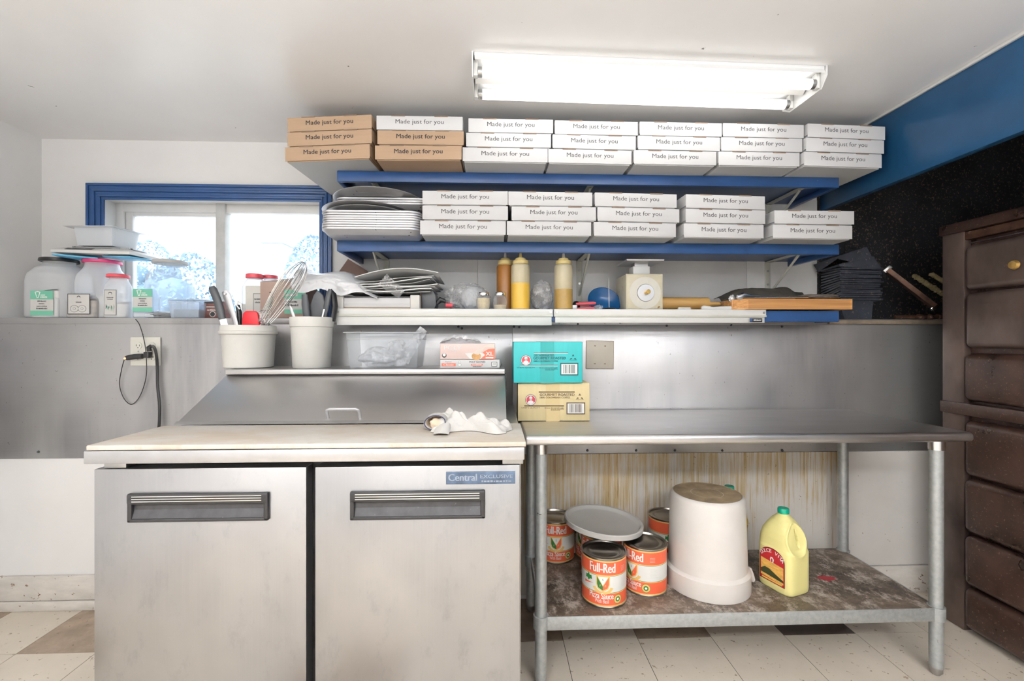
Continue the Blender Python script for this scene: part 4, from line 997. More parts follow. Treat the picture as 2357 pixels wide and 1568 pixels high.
# jug
def jug(name, label, mat, loc, rz, capm='green_cap', lab=True):
    t = thing(name, label, 'jug', loc, rz)
    b = MB(); HX, HY = .062, .073       # half sizes; x = narrow face, y = long (label) face
    lev = [(0, .90, .90, 0, 0), (.006, .97, .97, 0, 0), (.02, 1, 1, 0, 0), (.150, 1, 1, 0, 0), (.158, 1, 1, 0, 0), (.168, .955, .97, 0, .002), (.20, .94, .95, 0, .003), (.225, .88, .88, 0, .002), (.248, .75, .75, 0, 0), (.266, .60, .58, 0, 0), (.280, .42, .38, 0, 0), (.289, .28, .25, 0, 0), (.300, .27, .23, 0, 0)]
    def fn(u, v):
        k = v * (len(lev) - 1); i = min(int(k), len(lev) - 2); f = k - i
        l = [lev[i][j] * (1 - f) + lev[i + 1][j] * f for j in range(5)]
        a = 2 * PI * u + PI / 4; n = 5.0 if l[0] < .17 else max(2.0, 5.0 - (l[0] - .17) * 30)
        cx, cy = math.cos(a), math.sin(a)
        rr = (abs(cx) ** n + abs(cy) ** n) ** (-1 / n)
        x = cx * rr * HX * l[1]; y = cy * rr * HY * l[2] + l[4]
        # hollow beside the handle at the front-right corner
        az = math.atan2(y, x); q0 = (az - R(-97)) / R(36); q1 = (l[0] - .208) / .058; rho = math.hypot(q0, q1)
        if rho < 1.25:
            dd = .010 * max(0, 1 - rho ** 4) - .0035 * math.exp(-((rho - 1.04) / .09) ** 2)
            s0 = (q0 - .22 - .20 * (-q1)) / .17; s1 = (q1 - .05) / .62; rs = math.hypot(s0, s1)
            dd += .028 * max(0, 1 - rs ** 3)
            rl = math.hypot(x, y); x -= x / rl * dd; y -= y / rl * dd
        return (x, y, l[0])
    b.surf(fn, 200, 130); b.raw([(0, 0, 0)], []); 
    b.build('jug_body', mat, t, ang=60)
    MB().lathe([(0, .290), (.0195, .290), (.0205, .293), (.0205, .306), (.019, .3095), (0, .3095)], seg=30).build('cap', capm, t)
    if lab:
        M = Matrix.Translation((-HX - .0012, 0, 0)) @ Matrix.Rotation(R(-90), 4, 'Z')
        b = MB(); w = .053; zb, zm = .030, .120
        def arch(w, zb, zm, top):
            return [(-w, zb), (w, zb)] + [(w * math.cos(PI * k / 20), zm + top * math.sin(PI * k / 20)) for k in range(21)]
        b.poly(arch(w, zb, zm, .042), 0, 0).poly(arch(w - .003, zb + .003, zm, .039), -.0003, 1)
        b.poly([(-w + .005, .060), (w - .005, .052), (w - .005, .104), (-w + .005, .112)], -.0005, 2)
        b.poly([(-w + .005, .052), (w - .005, .044), (w - .005, .056), (.02, .066), (-.01, .078), (-.03, .080), (-w + .005, .068)], -.0007, 3)
        b.poly([(-w + .005, .044), (w - .005, .040), (w - .005, .048), (-w + .005, .054)], -.0008, 2)
        b.rect(-w + .010, w - .010, .034, .040, -.0008, 2)
        st = 'DOLCE VITA'
        for i, ch in enumerate(st):
            if ch == ' ': continue
            a = R(158 - i * 15.2); M2 = Matrix.Translation((.043 * math.cos(a), -.0009, zm + .027 * math.sin(a) - .004)) @ Matrix.Rotation(-(a - PI / 2) * .55, 4, 'Y')
            b.text(ch, 0, 0, .0135, y=0, m=4, bold=.02, M=M2)
        b.poly([(-.006, .108), (.006, .107), (.009, .120), (.003, .128), (-.005, .127), (-.008, .119)], -.0009, 4).rect(-.003, .003, .108, .122, -.0011, 1)
        b.xf(M); b.build('printed_label', ['maroon', 'label_red', 'label_gold', 'label_dark', 'white_ink'], t)
    return t
jx, jy = XA(1800, 1.735), 1.735
jug('oil_jug', 'pale yellow jug with green cap and red label on the lower shelf', 'jug', (jx + .012, jy + .01, zs + .001), R(20))
jug('oil_jug', 'amber yellow jug just visible behind the white bucket', 'amber', (XA(1684, 2.0), 2.02, zs + .001), R(60), lab=False)
# ------------------------------------------------------------------ things on the prep fridge's top shelf
zt_ = zsh1 + .0008
def tub(name, label, px, Y, prof, mat, seg=56, sx=1, sy=1):
    t = thing(name, label, 'bucket', (XA(px, Y), Y, zt_))
    MB().lathe(prof, 0, seg, sx=sx, sy=sy).build('tub_wall', mat, t); return t
YA = 1.965
r = 103 / 2 / F * YA
H1 = ZA(573, 752, YA) - ZA(573, 850, YA - r) 
H1 = ZA(573, 750, YA) - zt_
ta = tub('utensil_bucket', 'white lidless bucket of utensils at the left end of the fridge shelf', 573, YA,
         [(0, 0), (r - .008, 0), (r - .003, .004), (r + .004, H1 * .72), (r + .006, H1 * .78), (r + .014, H1 * .80), (r + .015, H1 * .86), (r + .010, H1 * .875), (r + .008, H1 * .985), (r + .006, H1), (r + .002, H1), (r - .002, H1 * .8), (r - .010, .008), (0, .008)], 'offwhite')
YC = 1.955; r2 = 84 / 2 / F * YC; H2 = ZA(720, 731, YC) - zt_
tc_ = tub('utensil_tub', 'tall white plastic tub of dark utensils right of the white bucket', 718, YC,
          [(0, 0), (r2 - .006, 0), (r2 - .003, .004), (r2 + .004, H2 * .80), (r2 + .007, H2 * .81), (r2 + .0085, H2 * .985), (r2 + .007, H2), (r2 + .004, H2), (r2 + .002, H2 * .8), (r2 - .010, .008), (0, .008)], 'offwhite')
def S(px, py, Y): return PT(px, py, Y)
def item(mb, name, mats, label, cat, group=None, ang=50):
    """mesh drawn in world coordinates becomes one thing with its origin at its lowest point"""
    lo = min(mb.v, key=lambda v: v.z).copy()
    mb.v = [v - lo for v in mb.v]
    return tag(mb.build(name, mats, loc=tuple(lo), ang=ang), label, cat, group)
def sub(root, mb, name, mats, ang=50, par=None):
    o = Vector(root.location); mb.v = [v - o for v in mb.v]; return mb.build(name, mats, par or root, ang=ang)
G = 'utensils in the white bucket'
# knife with curved grey handle
p = [S(512, 735, 1.93), S(506, 712, 1.93), S(500, 690, 1.93), S(491, 668, 1.93), S(487, 661, 1.93)]
t = thing('kitchen_knife', 'knife with a thick dark grey handle leaning out of the bucket, leftmost', 'knife', tuple(S(530, 800, 1.94)), group=G)
sub(t, MB().tube(p, [.014, .0175, .016, .0165, .013], seg=14, flat=.7), 'handle', 'dgrey')
sub(t, MB().tube([S(512, 732, 1.93), S(522, 770, 1.935), S(535, 835, 1.95)], [.012, .014, .004], seg=8, flat=.15), 'blade', 'chrome')
t = thing('spatula', 'steel turner with a holed pale handle leaning in the bucket', 'spatula', tuple(S(548, 800, 1.95)), group=G)
sub(t, MB().tube([S(517, 670, 1.95), S(522, 680, 1.95), S(530, 705, 1.95), S(540, 735, 1.95), S(552, 790, 1.95)], [.011, .0175, .014, .010, .010], seg=14, flat=.35), 'handle', 'alu')
hp = S(519, 677, 1.945); sub(t, MB().cyl(hp - Vector((0, .006, 0)), hp - Vector((0, .0045, 0)), .0045, seg=12), 'hanging_hole', 'white_pl')
t = thing('peeler', 'black handled can opener standing in the bucket behind the red spatula', 'opener', tuple(S(550, 800, 1.98)), group=G)
sub(t, MB().tube([S(553, 790, 1.98), S(551, 720, 1.98), S(547, 702, 1.98)], [.011, .012, .010], seg=10, flat=.8), 'handle', 'black')
sub(t, MB().tube([S(552, 712, 1.965), S(545, 704, 1.965), S(548, 694, 1.965), S(556, 700, 1.965), S(556, 712, 1.965)], .0035, seg=8), 'jaw', 'chrome')
t = thing('rubber_spatula', 'red silicone spatula head standing in the bucket', 'spatula', tuple(S(577, 800, 1.95)), group=G)
hd = [(-.036, -.075), (.038, -.075), (.037, -.01), (.030, .022), (.018, .030), (-.018, .030), (-.030, .020), (-.034, -.01)]
hc = S(577, 732, 1.95)
sub(t, MB().prism([(hc.x + a, hc.z + c_) for a, c_ in hd], 1.945, 1.957, bev=.004), 'head', 'red')
t = thing('wooden_spoon', 'cream rounded wooden spoon head beside the whisk', 'spoon', tuple(S(612, 800, 1.99)), group=G)
sub(t, MB().tube([S(606, 800, 1.99), S(608, 740, 1.99), S(612, 722, 1.99), S(618, 706, 1.99), S(622, 692, 1.99), S(624, 684, 1.99)], [.007, .007, .010, .020, .018, .008], seg=14, flat=.5), 'bowl', 'wood_pin' if False else 'ivory')
t = thing('ladle', 'small steel wire ladle between the red spatula and the whisk', 'ladle', tuple(S(606, 800, 1.93)), group=G)
b = MB()
for k in range(7): b.tube([S(598 + k * 4.2, 716, 1.93), S(601 + k * 2.6, 745, 1.935), S(604, 780, 1.95)], .0012, seg=5)
b.tube([S(597, 717, 1.93), S(604, 714, 1.925), S(616, 714, 1.925), S(624, 717, 1.93)], .0016, seg=5); sub(t, b, 'basket', 'chrome')
# big whisk leaning right
t = thing('balloon_whisk', 'large steel balloon whisk leaning right out of the bucket', 'whisk', tuple(S(600, 800, 1.96)), group=G)
base = S(606, 745, 1.95); tip = S(700, 604, 1.93); ax = (tip - base); Lw_ = ax.length; ax.normalize()
sd_ = ax.cross(Vector((0, 1, 0))).normalized(); fr_ = sd_.cross(ax)
b = MB()
for k in range(9):
    th = PI * k / 9; dr = sd_ * math.cos(th) + fr_ * math.sin(th); pts = []
    for i in range(25):
        u = i / 24; a = -1 + 2 * u; h_ = 1 - abs(a) ** 2.6; w_ = .056 * math.sin(PI * u) ** .0 * a * (1 - .0) * (1 - (1 - abs(a)) ** 0) if False else 0
        s_ = math.sin(2 * PI * u * .5)  # 0..1..0
        w_ = .070 * math.cos(PI * u) * (0.30 + 0.70 * s_ ** .8)
        pts.append(base + ax * (Lw_ * (.0 + 1.0 * s_ ** .85)) + dr * w_)
    b.tube(pts, .0013, seg=5)
sub(t, b, 'wires', 'chrome')
sub(t, MB().tube([S(590, 800, 1.96), base - ax * .01, base + ax * .02], [.010, .011, .008], seg=12), 'handle', 'chrome')
G = 'utensils in the tall tub'
t = thing('scraper', 'black handle standing upright at the left of the tall tub', 'scraper', tuple(S(712, 800, 1.95)), group=G)
sub(t, MB().tube([S(711, 800, 1.95), S(707, 735, 1.95), S(703, 700, 1.95), S(702, 678, 1.95)], [.013, .016, .016, .013], seg=12, flat=.6), 'handle', 'dgrey')
t = thing('spatula', 'broad dark grey spatula blade standing in the tall tub', 'spatula', tuple(S(725, 800, 1.96)), group=G)
bl = [(712, 745), (756, 745), (749, 700), (744, 680), (731, 668), (722, 680), (714, 705)]
sub(t, MB().prism([(S(a, c_, 1.96).x, S(a, c_, 1.96).z) for a, c_ in bl], 1.956, 1.966, bev=.003), 'blade', 'dgrey')
t = thing('tongs', 'black bent handled tongs leaning right in the tall tub', 'tongs', tuple(S(748, 800, 1.94)), group=G)
sub(t, MB().tube([S(742, 760, 1.94), S(746, 730, 1.935), S(752, 700, 1.93), S(757, 675, 1.93), S(760, 666, 1.93)], [.010, .012, .014, .013, .008], seg=10, flat=.6), 'handle', 'dgrey')
sub(t, MB().tube([S(760, 667, 1.94), S(768, 678, 1.95), S(772, 705, 1.96), S(766, 740, 1.96)], [.007, .012, .012, .012], seg=10, flat=.6), 'rear_handle', 'black')
sub(t, MB().tube([S(738, 745, 1.92), S(742, 730, 1.92), S(746, 712, 1.925)], .004, seg=8, flat=.4), 'clip', 'chrome')
t = thing('knife', 'slim pale steel knife leaning left in the tall tub', 'knife', tuple(S(686, 800, 1.95)), group=G)
sub(t, MB().tube([S(688, 780, 1.95), S(680, 740, 1.95), S(670, 712, 1.95), S(667, 704, 1.95)], [.007, .007, .006, .003], seg=8, flat=.3), 'handle', 'alu')

# clear bin with a plastic bag inside
YBn = 1.90
x0, x1 = XA(806, YBn), XA(960, YBn); Hb = ZA(880, 765, YBn) - zt_; c = (x0 + x1) / 2; h = (x1 - x0) / 2
t = thing('food_bin', 'clear plastic food bin holding a crumpled bag, on the fridge shelf', 'bin', (c, YBn, zt_))
def open_box(h, d, H, tp, th, m=0, mb=None):
    b = mb or MB()
    def ring(z, e, ins): return [(-h - e + ins, -e + ins, z), (h + e - ins, -e + ins, z), (h + e - ins, d + e - ins, z), (-h - e + ins, d + e - ins, z)]
    r_ = [ring(0, 0, 0), ring(H, tp, 0), ring(H, tp, th), ring(th, 0, th)]; vs = [v for q_ in r_ for v in q_]; fs = [(3, 2, 1, 0), (12, 13, 14, 15)]
    for k in range(3):
        for i in range(4): fs.append((k * 4 + i, k * 4 + (i + 1) % 4, k * 4 + 4 + (i + 1) % 4, k * 4 + 4 + i))
    return b.raw(vs, fs, m)
b = open_box(h, .16, Hb, .014, .0025)
b.build('bin_wall', 'clear', t)
b = MB()
e = .014
for (a0, a1, c0, c1) in ((-h - e - .008, h + e + .008, -e - .008, -e + .002), (-h - e - .008, h + e + .008, .16 + e - .002, .16 + e + .008), (-h - e - .008, -h - e + .002, -e, .16 + e), (h + e - .002, h + e + .008, -e, .16 + e)):
    b.box(a0, a1, c0, c1, Hb - .003, Hb + .001, bev=.001)
b.build('rim', 'frost', t)
z = Hb * .80
MB().tube([(-h - .012, -.013, z), (h + .012, -.013, z), (h + .012, .172, z), (-h - .012, .172, z)], .0011, seg=5, closed=True).build('stacking_ledge', 'lbl_grey', t)
b = MB(); b.blob((c - .03, YBn + .06, zt_ + .040), (.080, .055, .040), 3, .35, 1.3, sub=5, flat=-.034, ridge=False).blob((c + .045, YBn + .07, zt_ + .055), (.050, .05, .055), 8, .35, 1.3, sub=5, flat=-.05, ridge=False)
def sheetpts(c0, c1, w0, w1, seed, amp=.006, yoff=0):
    """crumpled strip between two points, w0/w1 half widths"""
    c0 = Vector(c0); c1 = Vector(c1); d = (c1 - c0); s_ = d.cross(Vector((0, 1, 0))).normalized()
    def fn(u, v):
        p = c0 + d * v + s_ * ((u - .5) * 2 * (w0 + (w1 - w0) * v))
        n = noise.noise(Vector((p.x * 28, p.z * 28, seed * 3.1))) + .5 * noise.noise(Vector((p.x * 70, p.z * 70, seed * 5.1)))
        return (p.x + n * amp * .4, p.y + n * amp * 2, p.z + n * amp * .4)
    return fn
b.surf(sheetpts(S(925, 830, 1.94), S(975, 757, 1.90), .030, .018, 2), 24, 30)
item(b, 'plastic_bag', 'whitebag', 'crumpled whitish plastic bag inside the clear food bin', 'bag')
# poly glove boxes
Yg = 1.885
x0, x1 = XA(1013, Yg), XA(1150, Yg); zg = ZA(1080, 828, Yg) - zt_
t = thing('glove_box', 'white and red poly glove box lying on the fridge shelf', 'box', ((x0 + x1) / 2, Yg, zt_), R(-.5)); h = (x1 - x0) / 2
MB().box(-h, h, 0, .12, 0, zg, bev=.002).build('carton', 'box_white', t)
b = MB().rect(-h + .006, -h + .064, zg * .22, zg * .58, -.0008, 0).text('Classic', -h + .035, zg * .30, zg * .22, .042, y=-.0012, m=1, bold=.02)
b.text('Tamco', -h + .034, zg * .68, zg * .16, .026, y=-.0008, m=2).text('POLY GLOVES', h - .092, zg * .62, zg * .22, .066, y=-.0008, m=2, bold=.02)
b.rect(h - .118, h - .070, zg * .32, zg * .50, -.0008, 0).dashes(h - .094, zg * .37, .040, zg * .09, y=-.0012, m=1, seed=3).dashes(h - .093, zg * .14, .036, zg * .09, y=-.0008, m=2)
b.disc(-h + .080, zg * .40, .007, y=-.0008, m=2, sx=1).disc(-h + .080, zg * .40, .0062, y=-.001, m=1).disc(-h + .080, zg * .72, .0045, y=-.0008, m=2).disc(-h + .080, zg * .72, .0038, y=-.001, m=1)
b.rect(h - .034, h - .010, zg * .18, zg * .74, -.0008, 2).rect(h - .032, h - .012, zg * .24, zg * .68, -.001, 1).text('CE', h - .022, zg * .38, zg * .2, .012, y=-.0012, m=2)
b.build('printing', ['poly_red', 'white_ink', 'ink_grey'], t)
MB().surf(lambda u, v: (h + .002 + .008 * math.sin(PI * v), .003 + u * .1, zg * (.02 + .96 * v)), 2, 8).build('open_flap', 'box_white', t)
x0, x1 = XA(1013, Yg), XA(1140, Yg); h = (x1 - x0) / 2; H = ZA(1080, 791, Yg) - zt_ - zg - .001
t = thing('glove_box', 'pale pink poly glove box marked XL stacked on the white one', 'box', ((x0 + x1) / 2, Yg + .001, zt_ + zg + .001))
MB().box(-h, h, 0, .118, 0, H, bev=.003).build('carton', 'poly_pink', t)
b = MB().text('POLY', -h + .052, H * .60, H * .28, .070, y=-.0010, m=1, bold=.04).text('GLOVES', -h + .053, H * .46, H * .08, .036, y=-.001, m=1, bold=.02)
b.poly([(h - .062, .001), (h - .002, .001), (h - .002, H * .68), (h - .030, H * .64), (h - .052, H * .45), (h - .042, H * .28)], -.0008, 0).poly([(h - .022, H * .96), (h - .003, H * .96), (h - .003, H * .7), (h - .020, H * .74), (h - .05, H * .80)], -.0008, 3)
b.text('XL', h - .024, H * .24, H * .24, .030, y=-.0012, m=1, bold=.06).rect(h - .040, h - .008, H * .06, H * .14, -.0012, 1)
b.poly([(h - .125, H * .38), (h - .062, H * .46), (h - .035, H * .22), (h - .055, .002), (h - .105, .002)], -.0007, 1)
b.disc(h - .078, H * .20, .016, y=-.0011, m=4, sx=1.2).poly([(h - .095, H * .40), (h - .075, H * .62), (h - .04, H * .8), (h - .055, H * .5), (h - .07, H * .28)], -.0012, 3)
b.disc(-h + .017, H * .25, .0095, y=-.0008, m=2).disc(-h + .017, H * .29, .0065, y=-.001, m=1)
b.build('printing', ['poly_red', 'white_ink', 'ink_grey', 'poly_beige', 'bread'], t)
b = MB()
zq = zt_ + zg + H + .002
def bagfn(u, v):
    px = 1014 + 98 * u; x = XA(px, Yg + .05); prof_ = math.sin(PI * min(1, u * 1.05)) ** .6
    rdg = abs(noise.noise(Vector((u * 5, v * 3, 4.2)))) * .9 + .45 * noise.noise(Vector((u * 11, v * 9, 1)))
    return (x, Yg + .015 + .08 * v, zq + max(0, (.036 * prof_ * math.sin(PI * min(1, .15 + v * .85)) ** .5) * (.75 + .55 * rdg)))
b.surf(bagfn, 46, 26); item(b, 'plastic_bag', 'whitebag', 'crumpled clear plastic bag lying on the pink glove box', 'bag')

# towel on the cutting board
b = MB(); zc0 = ZBT + .0015
def towel(u, v):
    # u along the length (left to right), v front to back
    px = 992 + 180 * u; yc = 1.435 + .018 * math.sin(u * 5 + .5); wd = .060 * (.75 + .35 * math.sin(u * 7.3 + 1.0)) * (1 - .35 * abs(2 * u - 1) ** 4)
    y = yc + (v - .5) * 2 * wd; x = XA(px, 1.43) + .010 * math.sin(v * 6 + u * 4)
    env = math.sin(PI * v) ** .55 * (max(0.0, 1 - abs(2 * u - 1) ** 6)) ** .6
    hgt = (.050 - .020 * u) * env * (1 + .26 * math.sin(u * 17 + v * 5) + .20 * math.sin(v * 15 - u * 9) + .10 * math.sin(u * 41 + v * 23))
    hgt += .006 * env * noise.noise(Vector((u * 9, v * 6, 3))) * 2
    return (x, y, zc0 + max(0, hgt))
b.surf(towel, 90, 40)
# corner pulled to the front left
b.surf(lambda u, v: (XA(998 + 36 * u, 1.37) + .012 * v * math.sin(3 * u), 1.385 - .030 * (1 - v) - .010 * math.sin(u * 3) + v * .03, zc0 + .001 + .016 * math.sin(PI * u) ** .7 * (.35 + .65 * v) + .012 * v), 20, 10)
t = thing('kitchen_towel', 'crumpled white terry towel with a dark edge stripe on the cutting board', 'towel', (XA(1070, 1.43), 1.43, zc0))
sub(t, b, 'folds', 'cloth', ang=80)
# left end: loop of the folded edge, open towards the camera
b = MB(); cx, cz = XA(1006, 1.42), zc0 + .0005
def loop(r_, k): return [Vector((cx + math.cos(a) * .036 * r_ - .006, 1.425 - .012 * math.cos(a) + k, cz + .0255 + math.sin(a) * .0235 * r_ + .004 * math.cos(a))) for a in [2 * PI * i / 36 for i in range(36)]]
lo_ = loop(1, -.012); li = loop(1.0, .035); lm = loop(.80, -.006); lb2 = loop(.6, .03)
def band(A_, B_, m):
    n = len(A_); b.raw([*A_, *B_], [(i, (i + 1) % n, (i + 1) % n + n, i + n) for i in range(n)], m)
band(lo_, li, 0); band(lo_, lm, 0); band(lm, lb2, 1)
b.raw(lb2, [tuple(range(36))], 1)
sub(t, b, 'rolled_end', ['cloth', 'cloth_dirty'], ang=80)
b = MB().tube([v + Vector((0, -.002, 0)) for v in loop(.93, -.0105)], .0015, seg=6, closed=True)
sub(t, b, 'edge_stripe', 'stripe')
b = MB().blob((XA(1006, 1.42), 1.418, zc0 + .022), (.020, .018, .016), 4, .3, 2, sub=3); sub(t, b, 'inner_fold', 'cloth_dirty')
b = MB()
for a_, c_, d_, e_ in ((1033, 963, 1040, 972), (1072, 956, 1090, 962), (1098, 968, 1112, 974)):
    Yq = 1.385; b.tube([S(a_, a_ * 0 + c_, Yq) + Vector((0, -.0, 0)), S((a_ + d_) / 2 + 2, (c_ + e_) / 2 - 1, Yq), S(d_, e_, Yq)], .0011, seg=5)
# ------------------------------------------------------------------ things on the lowest blue shelf
z3 = ZS3 + .0045
def bottle(px, Y, r, H, fill, mats, label, tilt=0):
    t = thing('squeeze_bottle', label, 'bottle', (XA(px, Y), Y, z3), rot=(0, R(tilt), 0), group='squeeze bottles on the lowest shelf')
    f = H * .745; lv = fill * H; sh = H * .045
    MB().lathe([(0, 0), (r - .004, 0), (r, .004), (r, lv), (0, lv)] if lv < f else [(0, 0), (r - .004, 0), (r, .004), (r, f), (r * .94, f + sh * .5), (0, f + sh * .5)], seg=36).build('sauce', mats[0], t)
    if lv < f: MB().lathe([(r - .0005, lv), (r, lv + .001), (r, f), (r * .96, f + sh * .5), (r * .80, f + sh), (0, f + sh)], seg=36).build('bottle_wall', mats[1], t)
    else: MB().lathe([(r * .945, f + sh * .52), (r * .80, f + sh), (0, f + sh)], seg=36).build('bottle_wall', mats[1], t)
    g = f + sh + .0004
    MB().lathe([(0, g), (r * .83, g), (r * .86, g + .003), (r * .86, g + H * .05), (r * .78, g + H * .068), (r * .56, g + H * .074), (r * .54, g + H * .10), (r * .46, g + H * .108), (0, g + H * .108)], seg=36).build('screw_cap', mats[2], t)
    MB().lathe([(0, g + H * .1085), (r * .20, g + H * .1085), (r * .11, H * 1.02 - .004), (r * .09, H * 1.02), (0, H * 1.02)], seg=16).build('nozzle', mats[3], t)
Yb = 2.065
hB = ZA(1198, 581, Yb) - z3
bottle(1163, 2.13, .0405, hB + .012, .76, ['brown_sauce', 'bottle_top', 'bottle_top', 'lbl_grey'], 'squeeze bottle full of brown sauce, leftmost of the three')
bottle(1198, Yb, .0425, hB, .455, ['mustard', 'bottle_haze', 'bottle_top', 'bottle_top'], 'squeeze bottle half full of bright yellow mustard, middle of the three')
bottle(1297, Yb, .0415, hB, .355, ['olive_sauce', 'bottle_haze', 'bottle_top', 'cap_white'], 'stained squeeze bottle with murky brown sauce, right of the clear bag')
# shakers
def shaker(px, Y, fillm, fh, label):
    t = thing('cheese_shaker', label, 'shaker', (XA(px, Y), Y, z3), group='glass shakers on the lowest shelf')
    b = MB(); pr = [(0, 0), (.026, 0), (.029, .004), (.032, .030), (.031, .045), (.024, .060), (.022, .064)]
    b.lathe(pr, seg=36)
    for i, v in enumerate(b.v):
        a = math.atan2(v.y, v.x); k = 1 + .035 * math.cos(a * 12) * min(1, v.z / .02) * max(0, 1 - v.z / .06); b.v[i] = Vector((v.x * k, v.y * k, v.z))
    b.build('glass_body', 'clear', t)
    MB().lathe([(0, .002), (.024, .002), (.028, .010), (.0295, fh), (0, fh * 1.08)], seg=24).build('contents', fillm, t)
    b = MB().lathe([(.0235, .062), (.0245, .063), (.0245, .072), (.022, .077), (.012, .080), (0, .081)], seg=30)
    b.build('metal_lid', 'chrome', t)
shaker(1113, 2.045, 'crumbs', .050, 'fluted glass shaker full of grated cheese, left of the pair')
shaker(1151, 2.045, 'crumbs', .020, 'fluted glass shaker nearly empty, in front of the brown bottle')
def inspect_bag(px, Y, rx, rz, seed, label, mat='clearbag', amp=.22):
    b = MB().blob((0, 0, rz * .92), (rx, .055, rz), seed, amp, 1.7, sub=5, flat=-rz * .9)
    return tag(b.build('plastic_bag', mat, loc=(XA(px, Y), Y, z3), ang=60), label, 'bag')
inspect_bag(1247, 2.14, .053, .073, 5, 'crumpled clear bag standing between two yellowed squeeze bottles', amp=.14)
inspect_bag(1075, 2.15, .105, .068, 11, 'heap of clear cling film behind the glass shakers', amp=.22)
b = MB().blob((0, 0, .053), (.052, .045, .056), 21, .10, 2.0, sub=5, flat=-.052)
tag(b.build('foam_cup', 'frost', loc=(XA(1088, 2.09), 2.09, z3), ang=60), 'rounded frosted plastic ball of wrap behind the left shaker', 'wrap')
t = thing('pastry_cutter', 'small black gadget with a bright red end left of the cling film', 'gadget', tuple(S(1030, 709, 2.05)))
sub(t, MB().tube([S(1004, 700, 2.06), S(1014, 690, 2.06), S(1026, 694, 2.06)], [.008, .014, .008], seg=10), 'handle', 'black')
sub(t, MB().tube([S(1026, 703, 2.045), S(1042, 703, 2.045)], [.0095, .0095], seg=12), 'red_end', 'lid_red')
# film dispenser box
Yd = 2.01
x0, x1 = XA(776, Yd), XA(966, Yd); H = ZA(870, 679, Yd) - z3; h = (x1 - x0) / 2; m1 = XA(944, Yd) - XA(776, Yd) - h; m0 = -h + .028
t = thing('film_dispenser', 'long white film dispenser with beige end caps at the shelf left end', 'dispenser', ((x0 + x1) / 2, Yd, z3))
MB().box(m0, m1, .002, .15, .006, H * .80, bev=.003).build('roll_box', 'box_white', t)
MB().box(m0, m1, .006, .14, H * .81, H * .90).build('gap_liner', 'black', t)
MB().box(m0, m1, .0, .004, H * .34, H * .37).build('front_groove', 'lbl_grey', t)
MB().box(-h, m0 - .0005, -.002, .155, 0, H, bev=.003).build('end_cap', 'offwhite', t)
MB().box(m1 + .0005, h, -.002, .155, 0, H, bev=.003).build('end_cap', 'offwhite', t)
MB().box(m0 + .001, m1 - .001, .001, .12, .0005, .0055).build('cardboard_base', 'kraft', t)
t = thing('folder', 'dark grey folder wedged upright right of the film dispenser', 'folder', (XA(985, 2.04), 2.04, z3))
pg = [(-.028, 0), (.028, 0), (.036, .020), (.034, .062), (.020, .090), (-.030, .090)]
sub_o = MB().prism(pg, 0, .09, bev=.003).build('cover', 'dgrey', t)
MB().prism([(-.034, .004), (-.029, .003), (-.031, .088), (-.036, .086)], .002, .085).build('spine', 'brown_card', t)
# stack of papers, curved upward
zp = z3 + H + .001
def papersheet(x0p, x1p, z0, lift, Y0, D, seed, wav=.004, th=.0012, m=0, mb=None, front=0.0):
    b = mb or MB()
    xa_, xb_ = XA(x0p, 2.0), XA(x1p, 2.0)
    def top(u, v):
        return (xa_ + (xb_ - xa_) * u, Y0 + D * v + front * u, z0 + lift * u * u + wav * math.sin(u * 7 + seed) * (1 - .4 * v) + wav * noise.noise(Vector((u * 4, v * 3, seed))))
    b.surf(top, 24, 10, m); b.surf(lambda u, v: (lambda p: (p[0], p[1], p[2] - th))(top(u, v)), 24, 10, m)
    b.surf(lambda u, v: (lambda p: (p[0], p[1] - .0002, p[2] - th * v))(top(u, 0)), 24, 1, m)
    b.surf(lambda u, v: (lambda p: (p[0], p[1], p[2] - th * v))(top(1, u)), 8, 1, m)
    return b
GP = 'loose white sheets piled on the film dispenser'
rp = random.Random(3)
for k in range(7):
    bb = papersheet(798 + rp.uniform(-14, 18), 985 + rp.uniform(-15, 22), zp + .008 + k * .0085, .006 + .004 * k, 2.0 + rp.uniform(-.01, .02), .24, k * 1.7, .002 + .0006 * k, .0045 if k in (1, 3, 5) else .0015)
    item(bb, 'paper_sheet', 'paper' if k not in (0, 4) else 'paper_grey', 'loose %s sheet, %s in the curling paper pile over the film dispenser' % ('grey' if k in (0, 4) else 'white', ('bottom', 'second', 'third', 'fourth', 'fifth', 'sixth', 'top')[k]), 'paper', GP, ang=70)
# large curved white card arching on the pile
b = MB()
def arch_(u, v): return (XA(818, 2.03) + (XA(1010, 2.03) - XA(818, 2.03)) * u, 2.02 + .26 * v - .02 * u, zp + .070 + .040 * math.sin(PI * (u * .8 + .08)) - .012 * v + (.014 * u if v < .1 else .006 * u))
b.surf(arch_, 30, 12); b.surf(lambda u, v: (lambda p: (p[0], p[1], p[2] - .0035))(arch_(u, v)), 30, 12); b.surf(lambda u, v: (lambda p: (p[0], p[1], p[2] - .0035 * v))(arch_(u, 0)), 30, 1)
item(b, 'paper_sheet', 'paper', 'large arched white sheet topping the paper pile, its corner pointing right', 'paper', GP, ang=70)
b = MB(); b.surf(sheetpts(S(880, 643, 1.985), S(925, 678, 1.975), .030, .020, 6, .004), 20, 24)
item(b, 'zip_bag', 'clearbag', 'flat clear zip bag hanging over the front of the paper pile', 'bag')
